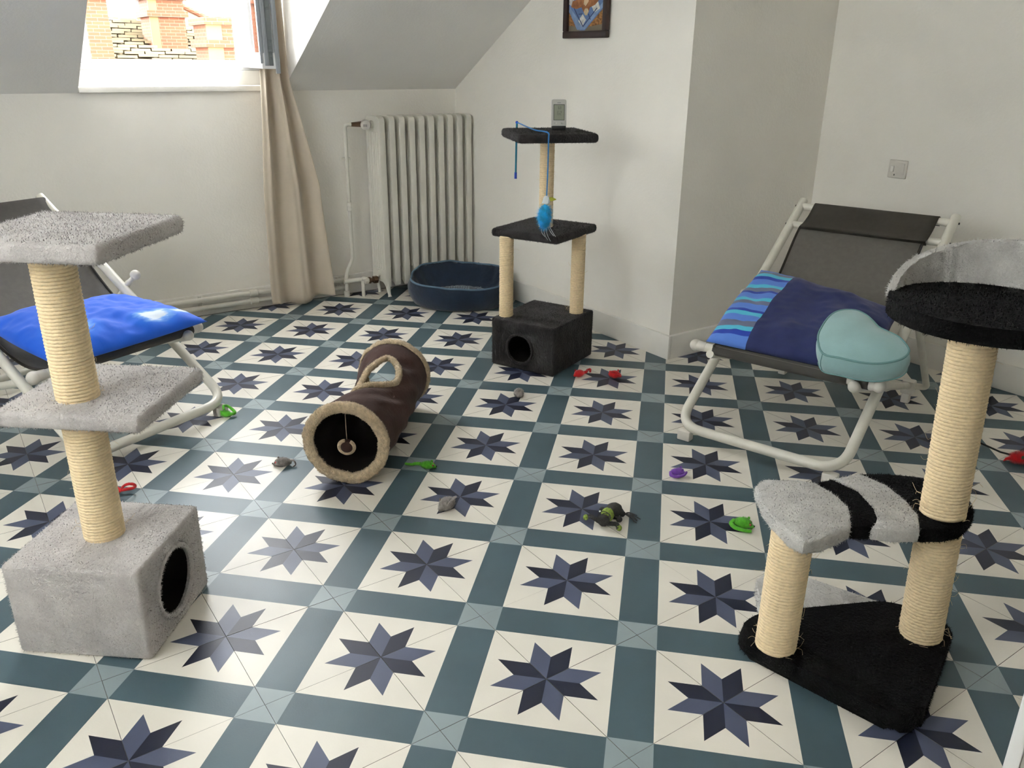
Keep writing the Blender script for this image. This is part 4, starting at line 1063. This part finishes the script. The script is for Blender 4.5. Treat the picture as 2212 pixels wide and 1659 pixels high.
def wand():
    O = Vector((-1.465, 1.075, .928))
    t = thing('feather_wand', 'blue cat wand with turquoise feather draped over the black cat tree', 'cat toy', O)
    rt_ = Vector((-1.802, 1.172, .946)) - O
    fin('rod', tube(B(), [rt_, rt_ + Vector((-.002, -.002, -.205))], .0042, 8), TEALS, t)
    fin('rod_cap', tube(B(), [rt_ + Vector((-.002, -.002, -.196)), rt_ + Vector((-.002, -.002, -.222))], .0056, 10), CAPB, t)
    fin('rod_tip', ellipsoid(B(), rt_ + Vector((0, 0, .001)), (.0062, .0062, .0055), 10, 8), CAPB, t)
    hang = Vector((-1.452, 1.070, 0)) - Vector((O.x, O.y, 0))
    pts = [rt_, rt_ + Vector((.03, -.008, -.001)), Vector((-.10, .012, .0085)), Vector((-.018, -.004, .009)), hang + Vector((-.002, .001, .004)), hang + Vector((0, 0, -.02)), hang + Vector((0, 0, -.12)), hang + Vector((-.002, -.001, -.222))]
    fin('cord', tube(B(), smoothpath(pts, 6), .0026, 8), BLUES, t, smooth=180)
    b0 = hang + Vector((-.002, -.001, -.222)); rd = random.Random(2)
    bm = ellipsoid(B(), b0 + Vector((0, 0, -.016)), (.013, .013, .018), 12, 8, jit=.0015, rnd=rd)
    fin('head', bm, RIBB, t, smooth=60)
    bm = B()
    for k in range(3):
        a = b0 + RIGHT * (-.012 + .004 * k) + Vector((0, 0, -.012)); v = [bm.verts.new(a + RIGHT * x + Vector((0, 0, z)) - FWD * (.012 + .002 * k)) for x, z in ((0, .004), (.012, .002), (.008, -.020), (-.006, -.018))]; bm.faces.new(v)
    o = fin('ribbon', bm, RIBB, t, smooth=None); o.modifiers.new('s', 'SOLIDIFY').thickness = .0008
    bm = B(); a = b0 + Vector((0, 0, -.013))
    tube(bm, [a + RIGHT * .008, a + RIGHT * .020 + Vector((0, 0, .001)), a + RIGHT * .036], [.007, .0075, .0015], 8); fin('beak', bm, YELL, t)
    fb = b0 + Vector((-.0, -.0, -.078)) + RIGHT * -.006
    core = fin('feather_core', ellipsoid(B(), fb, (.024, .024, .046), 14, 10, jit=.003, rnd=rd), FEATH, t, smooth=180)
    # barbs of the marabou feather
    bm = B()
    for _ in range(1500):
        th, ph = rd.uniform(0, 2 * PI), math.acos(rd.uniform(-1, .9)); d = Vector((math.sin(ph) * math.cos(th), math.sin(ph) * math.sin(th), math.cos(ph)))
        p = fb + Vector((d.x * .020, d.y * .020, d.z * .042)); q = d + Vector((rd.uniform(-.5, .5), rd.uniform(-.5, .5), rd.uniform(-1.2, .1))); q.normalize(); l = rd.uniform(.010, .024)
        s_ = q.cross(Vector((rd.random(), rd.random(), rd.random()))).normalized() * .0006
        bm.faces.new([bm.verts.new(p - s_), bm.verts.new(p + s_), bm.verts.new(p + q * l)])
    fo = fin('feather_barbs', bm, FEATH, core, smooth=None); fo['kind'] = 'stuff'
    bm = B()
    for k in range(5):
        x = -.008 + .006 * k; e = fb + Vector((0, 0, -.03)); l = rd.uniform(.045, .07)
        tube(bm, smoothpath([e + RIGHT * x, e + RIGHT * (x * 1.8 + .004) + Vector((0, 0, -l * .6)) - FWD * .01, e + RIGHT * (x * 1.2 + .012 + .004 * k) + Vector((0, 0, -l)) - FWD * .012], 5), .0007, 4)
    fo = fin('threads', bm, RIBB, t, smooth=180); fo['kind'] = 'stuff'
wand()

# ================================================================ PICTURE ON THE BACK WALL
def picture():
    xl, xr, zb = -2.058, -1.766, 1.272; zt = zb + .42; w, h = xr - xl, zt - zb
    t = thing('picture_frame', 'dark wood framed needlework picture of a ginger cat on blue quilt', 'picture', ((xl + xr) / 2, YB, zb))
    f = .028
    for nm, b in (('rail', (-w / 2, w / 2, 0, f)), ('rail', (-w / 2, w / 2, h - f, h)), ('stile', (-w / 2, -w / 2 + f, f, h - f)), ('stile', (w / 2 - f, w / 2, f, h - f))):
        bm = box(B(), b[0], b[1], -.026, -.004, b[2], b[3], .004); fin(nm, bm, FRAMEW, t)
    P_ = {'ground': mat('needlework_grey', rgb(120, 112, 96), .9), 'basket': mat('needlework_basket', rgb(150, 106, 62), .9, var=.5, vscale=70, stretch=(1, 1, 1.6)), 'quilt': mat('needlework_blue', rgb(98, 124, 172), .9, var=.22, vscale=30),
          'edge': mat('needlework_light_blue', rgb(128, 152, 190), .9, var=.15, vscale=40), 'white': mat('needlework_white', rgb(206, 206, 200), .9, var=.25, vscale=60), 'fur': mat('needlework_ginger', rgb(158, 104, 66), .9, var=.28, vscale=50), 'cream': mat('needlework_cream', rgb(205, 184, 150), .9, var=.15, vscale=60), 'dark': mat('needlework_dark', rgb(50, 56, 58), .9), 'line': mat('needlework_navy', rgb(52, 66, 108), .9)}
    art = fin('needlework', box(B(), -w / 2 + f - .002, w / 2 - f + .002, -.012, -.006, f - .002, h - f + .002), P_['ground'], t, smooth=None)
    iw, ih = w - 2 * f, .36
    def poly(nm, pts, M, lay):
        bm = B(); vs = [bm.verts.new((-iw / 2 + x * iw, -.0122 - .0003 * lay, f + y * iw * .62)) for x, y in pts]; bm.faces.new(vs); fin(nm, bm, P_[M], art, smooth=None)
    poly('basket', [(0, .16), (.5, .10), (1, .18), (1, 1.45), (0, 1.45)], 'basket', 1)
    poly('backdrop', [(0, .95), (1, .95), (1, 1.45), (0, 1.45)], 'dark', 2)
    poly('quilt', [(.33, .02), (.47, .02), (1, .62), (1, 1.05), (.6, 1.2), (0, 1.1), (0, .52)], 'quilt', 3)
    poly('quilt_edge', [(.25, .04), (.46, .04), (1, .66), (1, .80), (.42, .14), (.02, .66), (0, .55)], 'edge', 4)
    poly('quilt_patch', [(.28, .28), (.40, .12), (.50, .30), (.40, .46)], 'white', 5)
    poly('quilt_patch', [(.64, .66), (.82, .76), (.88, .58), (.72, .48)], 'white', 5)
    poly('quilt_patch', [(0, .74), (.10, .66), (.14, .86), (0, 1.0)], 'white', 5)
    poly('quilt_patch', [(.86, .86), (1, .74), (1, .96)], 'white', 5)
    poly('cat_body', [(.06, .66), (.22, .60), (.36, .64), (.45, .46), (.56, .48), (.60, .62), (.74, .68), (.86, .82), (.84, 1.15), (.60, 1.32), (.32, 1.28), (.28, .86), (.10, .82)], 'fur', 6)
    poly('cat_paw', [(.43, .50), (.47, .42), (.53, .42), (.57, .52), (.54, .60), (.46, .60)], 'cream', 7)
    poly('cat_chest', [(.42, .72), (.48, .66), (.56, .78), (.56, 1.0), (.46, 1.1), (.44, .90)], 'cream', 7)
    for a, b in (((.14, .64), (.42, .12)), ((.42, .12), (.80, .60)), ((.28, .46), (.40, .46)), ((.56, .46), (.62, .30))):
        d = Vector((b[0] - a[0], b[1] - a[1])).normalized() * .012; poly('quilt_seam', [(a[0] - d.y, a[1] + d.x), (a[0] + d.y, a[1] - d.x), (b[0] + d.y, b[1] - d.x), (b[0] - d.y, b[1] + d.x)], 'line', 5.5)
picture()

# ================================================================ TOYS ON THE FLOOR
YR_ = math.atan2(.823, .568)       # direction that runs to the right across the view
def mouse(label, loc, yaw, M, L=.050, tail=None, tr=.0032, ears=True, eye=True, seed=1, furn=900, fl=.0045, W=.5, group='toy mice on the tiles', curl=False):
    L *= 1.14; tail = [(x * 1.14, y * 1.14, z * 1.14) for x, y, z in tail] if tail else None; tr *= 1.1
    t = thing('toy_mouse', label, 'cat toy', loc, yaw, group); rd = random.Random(seed); bm = B()
    prof = [(-.50, .05), (-.46, .30), (-.36, .62), (-.20, .88), (-.02, 1.0), (.14, .92), (.28, .68), (.40, .38), (.47, .18), (.50, .04)]; seg_ = 14; rows = []
    for x, r in prof:
        row = []
        for k in range(seg_):
            a = 2 * PI * k / seg_; rr = r * L * W * .5 * (1 + rd.uniform(-.06, .06)); row.append(bm.verts.new((x * L, rr * math.cos(a), max(0.0006, L * W * .42 + rr * .95 * math.sin(a) - (.10 * L if x > .35 else 0)))))
        rows.append(row)
    for A, Bq in zip(rows, rows[1:]):
        for k in range(seg_): bm.faces.new((A[k], A[(k + 1) % seg_], Bq[(k + 1) % seg_], Bq[k]))
    bm.faces.new(rows[0]); bm.faces.new(rows[-1])
    body = fin('body', bm, M, t, smooth=180)
    if furn: fur(body, furn, fl, M, seed + 3, w=.0006, lay=.5, name='fur', drift=(-.5, 0, 0))
    h = L * W
    if ears:
        for sg in (-1, 1):
            e = ellipsoid(B(), (.20 * L, sg * .27 * h * 1.2, .78 * h), (.0035, .0012, .0050), 10, 8); fin('ear', e, M, t)
    if eye:
        for sg in (-1, 1):
            fin('eye_disc', ellipsoid(B(), (.30 * L, sg * .27 * h, .52 * h), (.0034, .0016, .0034), 10, 8), EYER, t)
            fin('eye', ellipsoid(B(), (.34 * L, sg * .24 * h, .50 * h), (.0022, .0022, .0022), 8, 6), EYEB, t)
        fin('nose', ellipsoid(B(), (.50 * L, 0, .32 * h), (.0020, .0022, .0020), 8, 6), EYEB, t)
    if tail:
        n = 5; P = smoothpath([Vector(p) for p in tail], n); fin('tail', tube(B(), P, [tr * (1 - .35 * i / (len(P) - 1)) for i in range(len(P))], 8, jit=.12, rnd=rd), M, t, smooth=180)
    return t
Lf = math.pi + YR_
mouse('green toy mouse with its tail curled over, beside the left deck chair foot', (-1.704, -.136, 0), Lf - .3, GREEN, .046, [(-.020, 0, .010), (-.026, -.012, .012), (-.012, -.016, .022), (.002, -.014, .030), (.004, .0, .034), (-.004, .008, .026)], .0055, seed=11, furn=700)
mouse('red toy mouse with a looped tail behind the grey cat tree post', (-1.322, -.572, 0), Lf, RED, .044, [(-.018, 0, .010), (-.030, -.004, .010), (-.046, -.008, .012), (-.054, -.004, .022), (-.046, .004, .030), (-.034, .008, .028), (-.026, .010, .020)], .0050, seed=12, furn=0, eye=False)
mouse('grey furry toy mouse lying left of the brown tunnel mouth', (-1.225, -.106, 0), Lf + .1, MOUSE, .052, [(-.024, 0, .016), (-.032, .002, .015), (-.036, .006, .006), (-.030, .012, .002)], .0030, seed=13, furn=1300)
mouse('green toy mouse with straight tail right of the brown tunnel mouth', (-.960, .262, 0), YR_ - .1, GREEN, .046, [(-.020, 0, .012), (-.034, .004, .010), (-.048, .006, .006), (-.066, .010, .005)], .0055, seed=14, furn=900)
mouse('grey furry toy mouse curled up with brownish streaks on a navy star', (-.712, .182, 0), Lf + .9, MOUSE, .056, [(-.024, 0, .020), (-.020, .014, .030), (-.002, .018, .032), (.014, .016, .020)], .0035, seed=15, furn=1600, W=.62, eye=False)
mouse('round grey fluffy toy mouse in front of the black cat tree', (-1.286, .834, 0), Lf + 1.5, MOUSE, .042, [(-.016, 0, .014), (-.022, .006, .006), (-.026, .012, .003)], .0024, seed=16, furn=1200, W=.80, eye=False)
mouse('red felt toy mouse with knotted tail nearest the black cat tree', (-1.330, 1.158, 0), Lf + .5, RED, .046, [(-.018, 0, .012), (-.030, .002, .014), (-.040, -.006, .016), (-.046, .002, .020), (-.040, .010, .014)], .0060, seed=17, furn=0, eye=False, W=.62)
mouse('round red felt toy mouse lying in the middle of a navy star', (-1.240, 1.270, 0), YR_ - .2, RED, .048, [(-.018, .002, .020), (-.004, -.012, .026), (.012, -.012, .022), (.020, -.002, .014)], .0050, seed=18, furn=0, eye=False, W=.66)
mouse('purple toy mouse wrapped in its own tail near the right deck chair', (-.494, .872, 0), YR_ + .1, PURP, .046, [(-.020, 0, .012), (-.022, -.012, .008), (-.006, -.018, .007), (.012, -.016, .010), (.020, -.010, .016)], .0050, seed=19, furn=300, eye=False, W=.56)
mouse('green toy mouse with a pink eye beside the fish cat tree', (-.176, .800, 0), YR_ - .35, GREEN, .050, [(-.022, 0, .016), (-.028, -.010, .012), (-.016, -.020, .008), (.004, -.022, .006), (.020, -.018, .005)], .0062, seed=20, furn=1200, W=.60)

def doll():
    t = thing('knitted_doll', 'charcoal and green knitted yarn doll lying on a navy star tile', 'cat toy', (-.402, .520, 0), YR_)
    # local X runs right across the view, local Y away from the viewer
    rd = random.Random(6); S = .00112
    def L2(px, py, z): return ((px - 1310) * S, (1112 - py) * S * 1.75, z)
    def blob(nm, px, py, r, z, M, sq=(1, 1, 1)):
        return fin(nm, ellipsoid(B(), L2(px, py, z), (r * sq[0], r * sq[1], r * sq[2]), 14, 10, jit=r * .035, rnd=rd), M, t, smooth=180)
    blob('bottom', 1322, 1096, .021, .020, KNITD, (1.1, 1, .95)); blob('belly', 1303, 1110, .019, .020, KNITG, (.95, 1.05, 1.0))
    blob('head', 1291, 1124, .016, .018, KNITD, (1.05, 1.0, 1.05)); blob('hat', 1321, 1078, .008, .012, KNITD)
    blob('foot', 1295, 1089, .0095, .010, KNITD); blob('foot', 1342, 1099, .0085, .010, KNITD); blob('foot', 1331, 1114, .0090, .010, KNITD)
    for pts, tip in (((( 1284, 1122), (1272, 1119), (1262, 1112), (1252, 1108)), (1250, 1110)), (((1300, 1126), (1312, 1131), (1322, 1134), (1325, 1140)), (1326, 1138))):
        P = smoothpath([Vector(L2(x, y, .010 + .006 * (i in (1, 2)))) for i, (x, y) in enumerate(pts)], 5)
        a = fin('arm', tube(B(), P, .0062, 9, jit=.08, rnd=rd), KNITD, t, smooth=180)
        fin('mitten', ellipsoid(B(), L2(tip[0], tip[1], .011), (.0075, .0085, .0085), 12, 8, jit=.0004, rnd=rd), KNITG, a, smooth=180)
    for k, (dx, dy) in enumerate(((-5, 0), (6, 2))):
        fin('eye', ellipsoid(B(), L2(1289 + dx, 1110 + 2 * k, .030), (.0030, .0030, .0024), 10, 8), RIBB, t)
    for k in range(3):
        c = Vector(L2(1291, 1126 + k, .020)); P = [c + Vector((.016 * math.cos(a), .018 * math.sin(a) - .004 * k, .010 + .008 * math.sin(a + k))) for a in np.linspace(0, 2 * PI, 24, endpoint=False)]
        fin('yarn_loop', tube(B(), P, .0010, 5, closed=True), KNITD, t, smooth=180)
    for k in range(2):
        P = smoothpath([Vector(L2(1326 + 2 * k, 1078, .012)), Vector(L2(1338 + k, 1084, .014 + .003 * k)), Vector(L2(1350, 1094 + 2 * k, .008))], 6); fin('yarn_cord', tube(B(), P, .0013, 6), KNITD, t, smooth=180)
    bm = B()
    for k in range(9):
        y = -6 + k * 1.7; P = smoothpath([Vector(L2(1350, 1097 + y * .2, .008)), Vector(L2(1361, 1097 + y * 1.0, .012 - .001 * abs(y))), Vector(L2(1376 + rd.uniform(-8, 10), 1106 + y * 1.5, .003))], 6); tube(bm, P, .0012, 5)
    tz = fin('tassel', bm, KNITD, t, smooth=180); tz['kind'] = 'stuff'
doll()

def red_fish():
    t = thing('feather_lure', 'red feathery lure on a black wand behind the fish cat tree', 'cat toy', (.045, 1.835, 0), YR_)
    bm = ellipsoid(B(), (.006, 0, .020), (.034, .019, .018), 16, 10); body = fin('body', bm, RED, t, smooth=180)
    fur(body, 2200, .010, RED, 77, w=.0006, lay=.6, name='feathers')
    bm = B(); tube(bm, [(-.024, 0, .018), (-.036, .004, .014), (-.046, .0, .008)], [.007, .005, .001], 8); fin('tail_feather', bm, RED, t)
    fin('eye', ellipsoid(B(), (.002, -.016, .028), (.0055, .004, .0065), 10, 8), mat('green_felt', rgb(24, 92, 66), .8), t)
    fin('black_wand', tube(B(), [(-.018, .006, .026), (-.035, .040, .020), (-.078, .215, .006)], .0032, 8), BLACKP, t)
red_fish()
